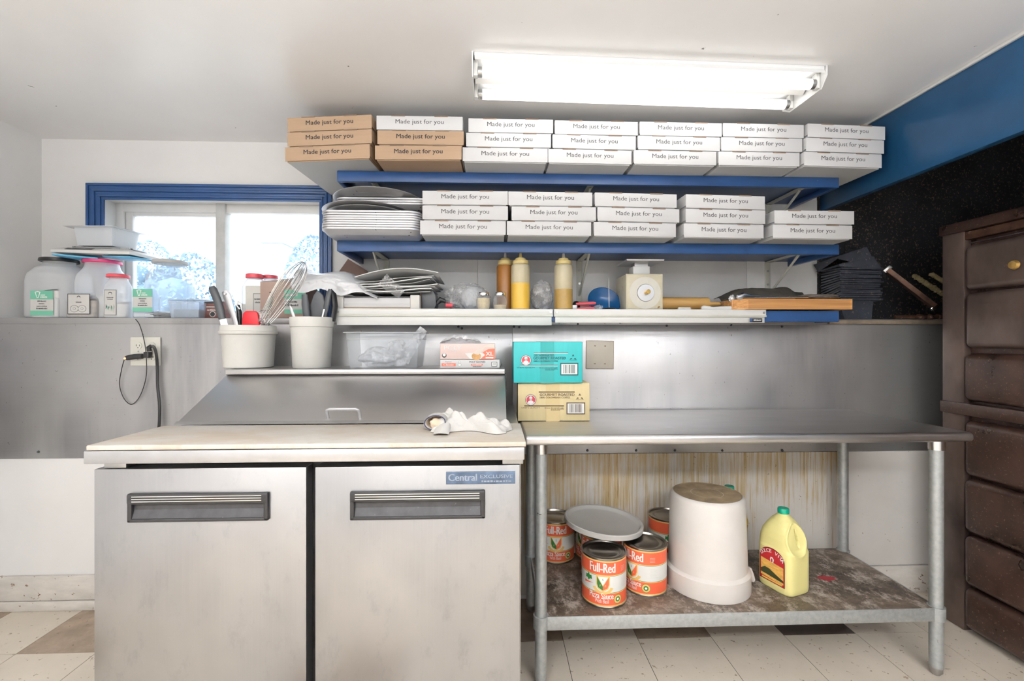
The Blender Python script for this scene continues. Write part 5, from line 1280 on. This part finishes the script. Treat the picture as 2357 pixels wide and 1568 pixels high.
# white film heap left of it
b = MB()
def film(u, v):
    px = 686 + 190 * u; e_ = math.sin(PI * min(1, .12 + u * .95)) ** .5
    zt2 = ZA(750, 612 + 62 * u * u + 10 * math.sin(u * 8), 2.05); zb2 = ZA(750, 668 + 14 * u + 6 * math.sin(u * 14), 2.0)
    n = noise.noise(Vector((u * 6, v * 5, 2.2))) + .6 * abs(noise.noise(Vector((u * 14, v * 11, 5))))
    z = zb2 + (zt2 - zb2) * (math.sin(v * PI / 2)) ** .8
    return (XA(px, 2.05) + .008 * n, 1.985 + .16 * v ** 1.5 - .02 * math.sin(PI * v) + .018 * n, z + .006 * n * e_)
b.surf(film, 70, 46)
b.surf(lambda u, v: (lambda p: (p[0], p[1] + .14 * v, p[2] - .05 * v))(film(u, 1)), 40, 8)
item(b, 'plastic_sheet', 'film', 'crumpled white plastic sheeting draped beside the window over the cartons', 'plastic sheet', ang=75)
# brown card square against the wall
c = S(812, 628, 2.27)
b = MB().box(-.060, .060, 0, .004, -.046, .046); b.xf(Matrix.Rotation(R(32), 4, 'Y'))
tag(b.build('card_square', 'brown_card', loc=tuple(c), rot=(R(-8), 0, 0)), 'dark brown card square propped at an angle left of the left bracket', 'card')
# black knob, red handled shears, blue bowl, receipt spike
b = MB().lathe([(0, 0), (.016, 0), (.020, .012), (.018, .034), (.010, .046), (0, .048)], seg=20)
tag(b.build('stopper', 'black', loc=(XA(1326, 2.14), 2.14, z3)), 'black rounded stopper behind the right squeeze bottle', 'stopper')
t = thing('shears', 'kitchen shears with two pink-red handles lying right of the bottles', 'shears', tuple(Vector((XA(1350, 2.06), 2.06, z3))))
sub(t, MB().tube([S(1326, 700, 2.06), S(1345, 699, 2.06), S(1366, 698, 2.06), S(1371, 699, 2.06)], [.006, .0085, .0085, .006], seg=10, flat=.9), 'upper_handle', 'pinkred')
sub(t, MB().tube([S(1326, 711, 2.05), S(1345, 710, 2.05), S(1364, 709.5, 2.05), S(1369, 710, 2.05)], [.005, .0065, .0065, .005], seg=10, flat=.9), 'lower_handle', 'pinkred')
sub(t, MB().box(XA(1316, 2.06), XA(1327, 2.06), 2.04, 2.08, z3 + .003, z3 + .022, bev=.002), 'pivot', 'alu')
rb = .075
b = MB().lathe([(0, 0), (.03, 0), (.05, .008), (rb, .036), (rb + .004, .038), (rb, .041), (.05, .012), (.03, .004), (0, .004)], seg=44)
tag(b.build('bowl', 'blue_pl', loc=(XA(1386, 2.17), 2.17, z3 + .030), rot=(R(62), R(6), 0)), 'dark blue plastic bowl leaning behind the receipt spike', 'bowl')
t = thing('receipt_spike', 'thin upright receipt spike on a small black base left of the scale', 'spike', (XA(1402, 2.04), 2.04, z3))
MB().lathe([(0, .006), (.012, .006), (.028, .003), (.034, 0), (.036, .001), (.030, .006), (.014, .010), (0, .011)], seg=30).build('base', 'black', t)
MB().cyl((0, 0, .010), (-.002, 0, ZA(1400, 641, 2.04) - z3), .0016, .0008, seg=8).build('needle', 'enamel', t)
b = MB().blob((0, 0, .010), (.022, .014, .012), 3, .3, 3, sub=3, flat=-.010)
tag(b.build('wrapper', 'clearbag', loc=(XA(1377, 2.05), 2.05, z3)), 'scrap of clear wrapper beside the shears', 'wrapper')
# portion scale
Ys = 2.03
x0, x1 = XA(1441, Ys), XA(1526, Ys); H = ZA(1480, 631, Ys) - z3; h = (x1 - x0) / 2
t = thing('portion_scale', 'old cream metal dial portion scale with a square top plate', 'scale', ((x0 + x1) / 2, Ys, z3 + .0005))
b = MB().box(-h, h, 0, .165, 0, H, bev=.003); b.build('housing', 'cream', t)
b = MB().box(-h + .003, h - .003, -.0025, .0005, .004, H - .005, bev=.001, m=0)
b.build('front_plate', 'cream', t)
r_ = .072
b = MB().disc(.002, H * .47, r_, y=-.0030, m=2, seg=48)
for k in range(60):
    a = 2 * PI * k / 60; q0, q1 = (.86 if k % 5 else .80), .92
    ca, sa = math.cos(a), math.sin(a); d_ = .0005
    b.poly([(.002 + ca * r_ * q0 - sa * d_, H * .47 + sa * r_ * q0 + ca * d_), (.002 + ca * r_ * q1 - sa * d_, H * .47 + sa * r_ * q1 + ca * d_), (.002 + ca * r_ * q1 + sa * d_, H * .47 + sa * r_ * q1 - ca * d_), (.002 + ca * r_ * q0 + sa * d_, H * .47 + sa * r_ * q0 - ca * d_)], -.0033, 1)
b.build('dial_face', ['enamel', 'lbl_grey', mk('dial_cream', (.66, .64, .56), .35)], t)
MB().cyl((.004, -.0032, H * .47), (.004, -.007, H * .47), .040, .038, seg=40).build('dial_disc', 'dull_metal', t)
MB().cyl((.006, -.007, H * .475), (.009, -.030, H * .49), .009, .010, seg=20).build('knob', 'gold', t)
MB().box(-.038, .040, .045, .11, H, H + .042, bev=.002).build('post', 'enamel', t)
zpn = ZA(1480, 598, Ys) - z3
MB().raw([(-h + .00, -.01, zpn), (h + .003, -.01, zpn), (h + .003, .165, zpn), (-h + .00, .165, zpn), (-h + .002, -.008, zpn - .006), (h + .001, -.008, zpn - .006), (h + .001, .163, zpn - .006), (-h + .002, .163, zpn - .006)],
         [(0, 1, 2, 3), (7, 6, 5, 4), (0, 4, 5, 1), (1, 5, 6, 2), (2, 6, 7, 3), (3, 7, 4, 0)]).build('top_plate', 'alu', t)
MB().box(-.03, .032, .05, .105, H + .042, zpn - .0062).build('plate_support', 'dull_metal', t)
# rolling pin
Yr = 2.10
x0, x1 = XA(1515, Yr), XA(1628, Yr)
t = thing('rolling_pin', 'wooden rolling pin lying behind the portion scale', 'rolling pin', (x0, Yr, z3 + .032))
MB().cyl((-.22 + .10, .0, 0), (x1 - x0, 0, 0), .0315, seg=32).build('roller', 'wood_pin', t)
MB().lathe([(0, 0), (.010, 0), (.0125, .010), (.0115, .045), (.008, .060), (0, .062)], seg=20, M=Matrix.Translation((x1 - x0, 0, 0)) @ Matrix.Rotation(R(90), 4, 'Y')).build('handle', 'wood_pin', t)
b = MB().box(-.030, .030, -.008, .008, 0, .012, bev=.0055, seg=3)
tag(b.build('marker_cap', 'white_pl', loc=(XA(1575, 2.03), 2.03, z3)), 'small white marker lying at the shelf edge before the rolling pin', 'marker')
t = thing('bread_knife', 'knife with a long white handle lying at the shelf edge', 'knife', (XA(1655, 2.03), 2.03, z3))
sub(t, MB().tube([S(1614, 709, 2.03), S(1619, 709, 2.03), S(1640, 711, 2.03), S(1665, 710.5, 2.03), S(1690, 709.5, 2.03), S(1699, 709, 2.03), S(1702, 709, 2.03)], [.006, .0120, .0095, .0105, .011, .0105, .005], seg=14, flat=.8), 'handle', 'white_pl')
sub(t, MB().box(XA(1701, 2.03), XA(1722, 2.03), 2.029, 2.031, z3 + .002, z3 + .014), 'blade', 'chrome')
b = MB().lathe([(0, 0), (.004, 0), (.003, .003), (0, .004)], seg=8)
# wooden tray with slatted edge
Yw = 1.975
x0, x1 = XA(1722, Yw), XA(1962, Yw); H = ZA(1830, 693, Yw) - ZA(1830, 716.5, Yw); zz = ZA(1830, 716.5, Yw)
zz = z3 + .0005
t = thing('wooden_board', 'thick orange-brown ribbed wooden board overhanging the shelf right end', 'board', (x0, Yw, zz))
b = MB(); W = x1 - x0
b.raw([], []);
b.prism([(-.05, 0), (W, 0), (W, H), (-.05, H)], .045, .24, bev=.002)
b.raw([(0, 0, 0), (W, 0, 0), (W, 0, H), (.0, 0, H), (-.05, .05, 0), (-.05, .05, H), (W, .05, 0), (W, .05, H)], [(0, 1, 2, 3), (4, 0, 3, 5), (3, 2, 7, 5), (0, 4, 6, 1), (1, 6, 7, 2)])
b.build('slab', 'wood', t)
b = MB()
for k in range(7):
    z = H * (k + .8) / 7.6
    MB().box(.004, W - .012, -.0012, .0, z - .0004, z + .0004).build('groove', 'bark' if False else 'kraft_dark', t)
# tongs, charred cloth
zb_ = zz + H + .001
t = thing('tongs', 'scalloped steel tongs lying on the wooden board', 'tongs', (XA(1700, 2.0), 2.0, zb_))
pr = [S(1698, 686, 2.0), S(1712, 683, 2.0), S(1730, 685, 2.0), S(1780, 685, 2.0), S(1860, 684, 2.01)]
sub(t, MB().tube(pr, [.014, .018, .012, .0075, .005], seg=12, flat=.6), 'front_arm', 'chrome')
b = MB(); c = S(1687, 688, 2.03)
for k in range(7): a = PI * (k / 6) + PI / 2; b.blob((c.x + .016 * math.cos(a), c.y, c.z + .014 * math.sin(a)), (.0055, .004, .0055), k, .1, 2, sub=2)
b.blob((c.x, c.y, c.z), (.014, .005, .013), 2, .1, 2, sub=3); sub(t, b, 'scalloped_head', 'alu')
sub(t, MB().tube([c, S(1760, 690, 2.05), S(1840, 688, 2.08)], [.008, .006, .005], seg=10, flat=.6), 'rear_arm', 'alu')
b = MB()
def cloth2(u, v):
    px = 1658 + 192 * u; zt2 = ZA(1750, 672 - 9 * math.exp(-((u - .80) / .10) ** 2) - 10 * max(0, math.sin(PI * min(1, u * 1.1))) + 14 * (1 - min(1, u * 4)), 2.13)
    zb2 = z3 + .004 + .03 * min(1, u * 3)
    return (XA(px, 2.13), 2.10 + .10 * v + .004 * noise.noise(Vector((u * 8, v * 6, 1))), zb2 + (zt2 - zb2) * (math.sin(PI * min(.5, .02 + v))) + .003 * noise.noise(Vector((u * 16, v * 4, 3))))
b.surf(cloth2, 60, 14); item(b, 'oven_cloth', 'mitt', 'charred brown oven cloth heaped behind the steel tongs', 'cloth', ang=70)
b = MB().blob((0, 0, .015), (.10, .045, .014), 7, .18, 2.2, sub=4, flat=-.013)
tag(b.build('work_glove', 'paper_grey' if False else 'rust', loc=(XA(1880, 2.06), 2.06, zb_)), 'grey-brown flattened glove on the wooden board right of the tongs', 'glove')
bpy.data.objects['work_glove'].data.materials[0] = mk('grey_brown_glove', (0.16, 0.13, 0.11), 0.8, var=.3, scale=30)
# ------------------------------------------------------------------ things on the window ledge
zl = ZLEDGE + .003
def jar(px, Y, rx, H, lidm, lr, label, body='clear', fill=None, fh=.3, lbl=None, lidh=.016, group='jars on the window ledge', ry=None, square=3.2):
    t = thing('storage_jar', label, 'jar', (XA(px, Y), Y, zl), group=group); ry = ry or rx
    lev = [(0, .92), (.004, .98), (.012, 1), (H * .60, 1), (H * .74, .94), (H * .84, .80), (H * .90, lr / rx), (H - lidh * .3, lr / rx * .96)]
    def fn(u, v, s_=1, top=1):
        k = v * (len(lev) - 1); i = min(int(k), len(lev) - 2); f = k - i
        z = lev[i][0] * (1 - f) + lev[i + 1][0] * f; w_ = lev[i][1] * (1 - f) + lev[i + 1][1] * f
        a = 2 * PI * u; n = square if z < H * .7 else max(2, square - (z - H * .7) / (H * .15) * (square - 2))
        cx, cy = math.cos(a), math.sin(a); r_ = (abs(cx) ** n + abs(cy) ** n) ** (-1 / n)
        return (cx * r_ * rx * w_, cy * r_ * ry * w_, z)
    b = MB().surf(fn, 48, 28); b.lathe([(0, .001), (rx * .9, .001)], seg=24, sy=ry / rx); b.build('jar_wall', body, t, ang=60)
    if fill:
        b = MB().surf(lambda u, v: (lambda p: (p[0] * .96, p[1] * .96, .004 + v * H * fh))(fn(u, .25)), 40, 4); b.surf(lambda u, v: (lambda p: (p[0] * .96 * v, p[1] * .96 * v, .004 + H * fh + .01 * math.cos(u * 6.28)))(fn(u, .25)), 40, 3)
        b.build('contents', fill, t)
    if lidm:
        MB().lathe([(0, H - lidh), (lr + .004, H - lidh), (lr + .006, H - lidh + .002), (lr + .005, H - .003), (lr + .001, H), (0, H)], seg=40).build('lid', lidm, t)
    if lbl:
        kind, w_, h_, cz, ox = lbl; y = -ry - .0015; b = MB()
        if kind == 'green':
            b.rect(ox - w_, ox + w_, cz - h_, cz + h_, y, 1).rect(ox - w_, ox + w_, cz + h_ * .30, cz + h_, y - .0004, 0).rect(ox - w_, ox + w_, cz - h_, cz - h_ * .62, y - .0004, 0)
            lp = [(-.62, .90), (-.36, .96), (-.10, .90), (-.28, .40), (-.44, .40)]; li2 = [(-.52, .86), (-.36, .89), (-.20, .86), (-.32, .46), (-.40, .46)]
            b.poly([(ox + a * w_, cz + c_ * h_) for a, c_ in lp][::-1], y - .0006, 2).poly([(ox + a * w_, cz + c_ * h_) for a, c_ in li2][::-1], y - .0008, 0)
            b.dashes(ox + w_ * .10, cz + h_ * .60, w_ * .40, h_ * .10, y - .0006, 2, 3).dashes(ox + w_ * .18, cz + h_ * .42, w_ * .62, h_ * .14, y - .0006, 2, 4)
            b.dashes(ox, cz + h_ * .10, w_ * .75, h_ * .10, y - .0006, 3, 5).dashes(ox, cz - h_ * .10, w_ * .5, h_ * .09, y - .0006, 3, 6).dashes(ox, cz - h_ * .30, w_ * .9, h_ * .08, y - .0006, 3, 7).dashes(ox, cz - h_ * .50, w_ * .95, h_ * .12, y - .0006, 3, 8)
        elif kind == 'frame':
            b.rect(ox - w_, ox + w_, cz - h_, cz + h_, y, 3).rect(ox - w_ * .93, ox + w_ * .93, cz - h_ * .93, cz + h_ * .93, y - .0004, 1)
            b.disc(ox, cz + h_ * .66, h_ * .16, y=y - .0006, m=3).disc(ox, cz + h_ * .60, h_ * .13, y=y - .0008, m=1).dashes(ox, cz + h_ * .12, w_ * .5, h_ * .12, y - .0006, 3, 2)
            for q_ in (-.38, .30): b.disc(ox + w_ * q_, cz - h_ * .45, h_ * .34, y=y - .0006, m=3, sx=1.15).disc(ox + w_ * q_, cz - h_ * .45, h_ * .31, y=y - .0008, m=1, sx=1.15).disc(ox + w_ * q_, cz - h_ * .45, h_ * .12, y=y - .001, m=3).disc(ox + w_ * q_, cz - h_ * .45, h_ * .10, y=y - .0012, m=1)
        else:
            b.rect(ox - w_, ox + w_, cz - h_, cz + h_, y, 3).rect(ox - w_ * .94, ox + w_ * .94, cz - h_ * .97, cz + h_ * .97, y - .0004, 1)
            b.disc(ox, cz + h_ * .7, w_ * .3, y=y - .0006, m=3).disc(ox, cz + h_ * .66, w_ * .24, y=y - .0008, m=1).dashes(ox, cz + h_ * .36, w_ * 1.1, h_ * .07, y - .0006, 3, 2).dashes(ox, cz + h_ * .22, w_ * .9, h_ * .07, y - .0006, 3, 3)
            for q_ in range(7): b.poly([(ox + w_ * (-.7 + q_ * .22), cz - h_ * (.1 + .1 * (q_ % 3))), (ox + w_ * (-.5 + q_ * .2), cz - h_ * (.35 + .08 * (q_ % 2))), (ox + w_ * (-.72 + q_ * .22), cz - h_ * (.55 + .05 * q_))], y - .0006, 0 if q_ % 2 else 3)
        b.build('printed_label', ['lbl_green', 'lbl_grey', 'white_ink', 'ink_grey'], t)
    return t
def hz(px, py, Y): return ZA(px, py, Y) - zl
k_ = 2.10 / F
jar(137, 2.235, .118, hz(160, 597, 2.235), 'black', .066, 'big clear jar with a black lid at the left end of the ledge', body='frost', ry=.085)
jar(107, 2.19 - .03, .062, .128, None, .045, 'white tub with a green label at the far left of the ledge', body='white_pl' if False else 'frost', fill='powder', fh=.92, lbl=('green', .050, .056, .066, 0), ry=.020)
jar(236, 2.245, .092, hz(236, 600, 2.245), 'lid_pink', .068, 'big milky jar with a magenta lid left of the window', body='frost', ry=.080, fill='powder', fh=.35)
jar(192, 2.165, .068, .120, None, .055, 'squat jar of grey grains with a black framed label', body='clear', fill='grains', fh=.62, lbl=('frame', .050, .047, .062, 0), ry=.022)
jar(272, 2.175, .056, hz(272, 632, 2.175), 'lid_red', .038, 'smaller clear jar with a red lid in front of the magenta-lidded one', body='frost', ry=.030, fill='powder', fh=.30, lbl=('tall', .027, .058, .070, -.010))
jar(338, 2.17, .056, .138, None, .045, 'clear jar with a green and grey label below the scale right end', body='bluejar', ry=.024, lbl=('green', .044, .052, .080, 0), fill='powder', fh=.12)
t5 = jar(392, 2.225, .100, hz(388, 601, 2.225), 'paper_grey', .066, 'large bluish clear jar with a grey lid before the window', body='bluejar', ry=.075, square=2.4)
# low clear tubs
x = XA(432, 2.165)
t = thing('deli_tub', 'low clear tub with dark contents at the window ledge front', 'tub', (x, 2.146, zl))
open_box(.062, .07, .072, .008, .002).build('tub_wall', 'bluejar', t)
MB().box(-.055, .055, .006, .062, .003, .040, bev=.004).build('contents', mk('blue_grey_contents', (0.20, 0.24, 0.32), .6, var=.3, scale=30), t)
MB().box(-.073, .073, -.011, -.004, .070, .074, bev=.002).build('rim', 'frost', t)
b = MB().box(-.085, .085, 0, .09, 0, .008, bev=.003)
t = thing('deli_tub', 'wide clear tub lying behind the dark-filled low one', 'tub', (XA(436, 2.25), 2.24, zl))
open_box(.080, .08, .092, .006, .002).build('tub_wall', 'bluejar', t); MB().box(-.088, .088, -.012, .09, .089, .094, bev=.002).build('lid', 'frost', t)
b = MB().blob((0, 0, .012), (.075, .035, .014), 9, .3, 2.5, sub=4, flat=-.011)
tag(b.build('cleaning_rag', mk('dark_grey_rag', (0.11, 0.105, 0.10), .9, var=.3, scale=60), loc=(XA(372, 2.18), 2.185, zl)), 'dark grey rag on the ledge between the jars and the low tub', 'rag')
# tins / boxes between tub and knife
t = thing('spice_box', 'small dark red and grey printed box beside the low tub', 'box', (XA(492, 2.19), 2.19, zl))
MB().box(-.045, .045, 0, .06, 0, .080, bev=.003).build('carton', mk('dark_red_box', (0.17, 0.07, 0.06), .5, var=.4, scale=50), t)
b = MB().rect(-.043, .043, .070, .079, -.0006, 1).rect(-.043, .043, .052, .056, -.0006, 0).disc(-.005, .020, .014, y=-.0006, m=0).disc(-.005, .020, .011, y=-.0008, m=1).dashes(0, .036, .06, .008, -.0006, 0, 4); b.build('printing', ['lbl_grey', 'black'], t)
# jars with red lids, cartons behind the whisk
jar(586, 2.24, .050, hz(586, 631, 2.24), 'lid_red', .033, 'clear jar with a red lid behind the white printed carton', body='frost', ry=.045, fill='powder', fh=.3, lidh=.022)
jar(622, 2.30, .046, hz(622, 634, 2.30), 'lid_red', .030, 'second red lidded jar, half hidden behind the brown carton', body='frost', ry=.04, fill='powder', fh=.3, lidh=.016)
t = thing('flour_carton', 'off-white printed carton below the red jar lid', 'box', (XA(585, 2.16), 2.16, zl))
MB().box(-.040, .040, 0, .07, 0, hz(585, 658, 2.16), bev=.002).build('carton', 'offwhite', t)
MB().rect(-.004, .036, .01, .115, -.0006, 1).rect(-.002, .034, .012, .113, -.0008, 0).dashes(.016, .085, .03, .008, -.001, 1, 3).dashes(.016, .070, .024, .008, -.001, 1, 4).build('printing', ['lbl_grey', 'ink_grey'], t)
Yk = 2.15
x0, x1 = XA(598, Yk), XA(690, Yk); h = (x1 - x0) / 2; H = hz(640, 648, Yk)
t = thing('brown_carton', 'brown cardboard carton with a green printed label behind the whisk', 'box', ((x0 + x1) / 2, Yk, zl), R(-1))
MB().box(-h, h + .03, 0, .13, 0, H, bev=.003).build('carton', mk('pinkish_brown_card', (0.42, 0.30, 0.25), .7, var=.05), t)
MB().prism([(-h, H), (h - .02, H + .018), (h + .02, H + .001)], .004, .008).build('open_flap', mk('dusty_card_flap', (0.30, 0.26, 0.25), .7, var=.05), t)
b = MB().rect(.022, h + .026, H * .12, H * .78, -.0008, 1).rect(.022, h + .026, H * .52, H * .78, -.0012, 0).rect(.022, h + .026, H * .12, H * .24, -.0012, 0)
b.dashes(.055, H * .60, .055, H * .08, -.0014, 1, 3).dashes(.055, H * .42, .055, H * .05, -.0013, 2, 4).dashes(.055, H * .32, .06, H * .06, -.0013, 2, 5).text('3', -.04, H * .50, H * .22, .018, y=-.0008, m=2)
b.build('printed_label', ['lbl_green', 'lbl_grey', 'ink_grey'], t)
# stack on the jars: blue lids, digital scale, clear pan
Yj = 2.19
zq0 = ZA(236, 601, 2.245) + .002
for px, lb, rz_ in ((180, 'bright blue flat lid under the digital scale, left one', .3), (290, 'bright blue flat lid under the digital scale, right one', -.3)):
    b = MB().box(-.085, .085, -.06, .06, 0, .008, bev=.004)
    tag(b.build('blue_lid', 'sky_pl', loc=(XA(px, Yj), Yj + .02, zq0), rot=(0, R(3 if px < 200 else 4), rz_)), lb, 'lid', 'blue lids on the jars')
zs_ = zq0 + .016
t = thing('digital_scale', 'flat digital kitchen scale lying on the jars, under a clear pan', 'scale', (XA(230, Yj), Yj - .02, zs_), rot=(0, R(2.0), R(-4)))
b = MB(); w0, w1 = .185, .150
b.raw([(-w0, -.03, 0), (w0, -.03, 0), (w0, .13, 0), (-w0, .13, 0), (-w1 - .01, 0, .028), (w1, 0, .028), (w1, .12, .028), (-w1 - .01, .12, .028), (-w0, -.03, .012), (w0, -.03, .012), (w0, .13, .012), (-w0, .13, .012)],
      [(0, 3, 2, 1), (4, 5, 6, 7), (0, 1, 9, 8), (1, 2, 10, 9), (2, 3, 11, 10), (3, 0, 8, 11), (8, 9, 5, 4), (9, 10, 6, 5), (10, 11, 7, 6), (11, 8, 4, 7)])
b.build('housing', 'white_pl', t); MB().box(-.130, .145, .012, .115, .031, .037, bev=.002).build('weighing_plate', 'alu', t)
MB().box(-.12, .13, .016, .11, .0282, .031).build('plate_gap', 'black', t)
MB().raw([(-.13, -.024, .0165), (.0, -.024, .0165), (.0, -.006, .0255), (-.13, -.006, .0255)], [(0, 1, 2, 3)]).build('display', 'ink_grey', t)
zc_ = zs_ + .041
t = thing('clear_pan', 'clear plastic food pan with a wide rim on top of the digital scale', 'pan', (XA(222, Yj), Yj - .01, zc_ + .001), rot=(0, R(1.5), R(-8)))
open_box(.088, .12, .085, .010, .002).build('pan_wall', 'frost', t)
b = MB()
for a_ in ((-.135, .12, -.028, -.008), (-.135, .12, .128, .140), (-.135, -.096, -.01, .13), (.096, .12, -.01, .13)): b.box(a_[0], a_[1], a_[2], a_[3], .083, .0865, bev=.001)
b.build('rim', 'frost', t)

# ------------------------------------------------------------------ sooty corner right of the shelves
t = thing('carton_bundle', 'stack of flattened sooty dark cartons leaning on the black wall', 'cartons', (XA(1955, 2.25), 2.25, zl))
rr = random.Random(6)
b = MB(); xa_, xm, xb_ = XA(1893, 2.31), XA(1935, 2.17), XA(2030, 2.19)
n = 15; zlo = zl + .002; zhi = ZA(1980, 620, 2.17)
MB().raw([(XA(1940, 2.17) - t.location.x, 2.16 - 2.25, 0), (XA(2010, 2.17) - t.location.x, 2.18 - 2.25, 0), (XA(2022, 2.17) - t.location.x, 2.20 - 2.25, .095), (XA(1930, 2.17) - t.location.x, 2.17 - 2.25, .095),
          (XA(1940, 2.17) - t.location.x, .08, 0), (XA(2010, 2.17) - t.location.x, .08, 0), (XA(2022, 2.17) - t.location.x, .08, .095), (XA(1930, 2.17) - t.location.x, .08, .095)],
         [(0, 1, 2, 3), (0, 3, 7, 4), (1, 5, 6, 2), (3, 2, 6, 7)]).build('lower_bundle', 'iron', t)
for k in range(n):
    z = .098 + (zhi - zl - .098) * k / (n - 1); e_ = rr.uniform(-.008, .010)
    ox, oy2 = t.location.x, 2.25
    f0 = (xm - ox + e_ * .4, 2.17 - oy2 + rr.uniform(-.004, .004), z); f1 = (xb_ - ox + e_, 2.19 - oy2 + rr.uniform(-.004, .004), z + rr.uniform(-.003, .003))
    bk = (xa_ - ox, 2.32 - oy2, z - .05 + .004 * k); b4 = (xb_ - ox + .02, 2.325 - oy2, z)
    th = .008
    MB().raw([f0, f1, b4, bk] + [(p[0], p[1], p[2] + th) for p in (f0, f1, b4, bk)], [(3, 2, 1, 0), (4, 5, 6, 7), (0, 1, 5, 4), (1, 2, 6, 5), (2, 3, 7, 6), (3, 0, 4, 7)]).build('flattened_carton', 'iron', t)
for k, (pa, pb_) in enumerate((((1932, 608), (2010, 590)), ((1928, 590), (1995, 568)))):
    Yq = 2.18 + .01 * k; p = S(pa[0], pa[1], Yq); q_ = S(pb_[0], pb_[1], Yq); o = Vector(t.location)
    MB().raw([v - o for v in (p, q_, q_ + Vector((.02, .12, .0)), p + Vector((-.03, .13, -.02)), p - Vector((0, 0, .012)), S(2030 - 10 * k, 618, Yq), S(2030, 618, Yq) + Vector((0, .12, 0)), S(1932, 618, Yq) + Vector((-.02, .12, 0)))],
             [(0, 1, 2, 3), (4, 5, 1, 0), (5, 6, 2, 1), (4, 0, 3, 7)]).build('tilted_carton', 'iron', t)
# rusty diagonal hood frame bar
p, q_ = S(2042, 622, 2.20), S(2150, 705, 2.12)
t = thing('hood_rail', 'rusty diagonal metal rail hanging in the black corner', 'rail', tuple(p))
d = (q_ - p); L = d.length; Mx = d.to_track_quat('X', 'Z').to_matrix().to_4x4()
b = MB().box(0, L, -.018, .018, -.012, -.008).box(0, L, -.018, -.014, -.012, .010).box(0, L, .014, .018, -.012, .010); b.xf(Mx); b.build('channel', 'rust', t)
b = MB().box(-.012, .006, -.012, .012, -.016, .022, bev=.003); b.xf(Mx); b.build('end_clip', 'dull_metal', t)
b = MB().box(L - .004, L + .014, -.012, .012, -.020, .018, bev=.003); b.xf(Mx); b.build('end_clip', 'chrome', t)
for k, (a_, c_, r0) in enumerate((((2106, 636), (2168, 676), .013), ((2145, 632), (2175, 650), .010))):
    b = MB(); p, q_ = S(a_[0], a_[1], 2.325), S(c_[0], c_[1], 2.325)
    for i in range(12): v = p.lerp(q_, i / 11); b.blob((v.x, v.y, v.z), (.016, .010, r0), i + k * 9, .35, 2.5, sub=2)
    item(b, 'foam_sealant', 'foam', ('long ragged line of yellow foam on the black wall', 'short patch of yellow foam next to the oven top')[k], 'foam')
t = thing('pipe_fitting', 'greasy metal pipe and fittings along the ledge left of the oven', 'pipe', tuple(S(2060, 735, 2.2)))
sub(t, MB().cyl(S(2060, 730, 2.2), S(2175, 730, 2.16), .010, seg=14), 'pipe', 'rust')
for px in (2118, 2140, 2160): sub(t, MB().blob(tuple(S(px, 731, 2.17)), (.016, .018, .016), px, .35, 2.5, sub=3), 'fitting', 'rust')
b = MB().box(XA(1905, 2.13), XA(2170, 2.13), 2.118, 2.135, ZLEDGE - .022, ZLEDGE - .002, bev=.003)
struct(b, 'trim_3', 'rust'); bpy.data.objects['trim_3'].data.materials[0] = mk('grimy_ledge_strip', (0.20, 0.16, 0.12), .6, var=.3, scale=20)

# ------------------------------------------------------------------ brown enamel oven at the right
XO = XA(2168, 1.93); YO = 1.93; ZO = ZA(2168, 523, 1.93)
T6 = thing('pizza_oven', 'old dark brown enamel oven with bulging side panels at the right edge', 'oven', (XO, YO, 0), R(0))
# local frame: side runs from y=0 (far) towards the camera (negative y), face towards -x
def OB(mb, name, mat, par=None): return mb.build(name, mat, par or T6)
OB(MB().box(.03, 1.0, -1.0, 0.0, 0.012, ZO - .01), 'body', 'oven')
OB(MB().box(.0, .05, -.095, .0, .0, ZO - .02, bev=.006), 'corner_post', 'oven_l')
OB(MB().box(-.012, 1.0, -1.0, .004, ZO - .042, ZO, bev=.005), 'top_rail', 'oven')
OB(MB().box(-.010, .06, -1.0, .002, .905, .955, bev=.006), 'middle_rail', 'oven')
OB(MB().box(.004, .05, -1.0, -.09, ZO - .078, ZO - .044, bev=.004), 'trim_strip', 'rust')
def bulge(z0, z1, out, name, mat='oven', y0=-.98, y1=-.10, slope=0):
    b = MB()
    b.box(-out, .04, y0, y1, z0, z1, bev=min(.035, (z1 - z0) * .22), seg=5)
    for i, v in enumerate(b.v):
        f = max(0, 1 - ((v.z - (z0 + z1) / 2) / ((z1 - z0) / 2)) ** 2)
        if v.x < 0.02: b.v[i] = Vector((v.x - .010 * f, v.y, v.z + slope * (v.y - y1)))
    return OB(b, name, mat)
u1 = bulge(1.425, 1.612, .006, 'upper_panel', 'oven_l'); bulge(1.185, 1.415, .006, 'upper_panel', 'oven_l')
bulge(.965, 1.165, .012, 'middle_panel')
bulge(.655, .885, .010, 'lower_panel'); bulge(.420, .645, .012, 'lower_panel'); bulge(.200, .412, .012, 'lower_panel'); bulge(.02, .192, .010, 'lower_panel')
yk = -.30
k0 = MB().lathe([(0, 0), (.014, 0), (.018, .008), (.014, .018), (0, .020)], seg=20, M=Matrix.Translation((-.016, yk, 1.50)) @ Matrix.Rotation(R(-90), 4, 'Y'))
OB(k0, 'knob', 'gold')
OB(MB().box(-.002, .008, -.97, -.12, 1.618, 1.622), 'bright_edge', 'chrome')
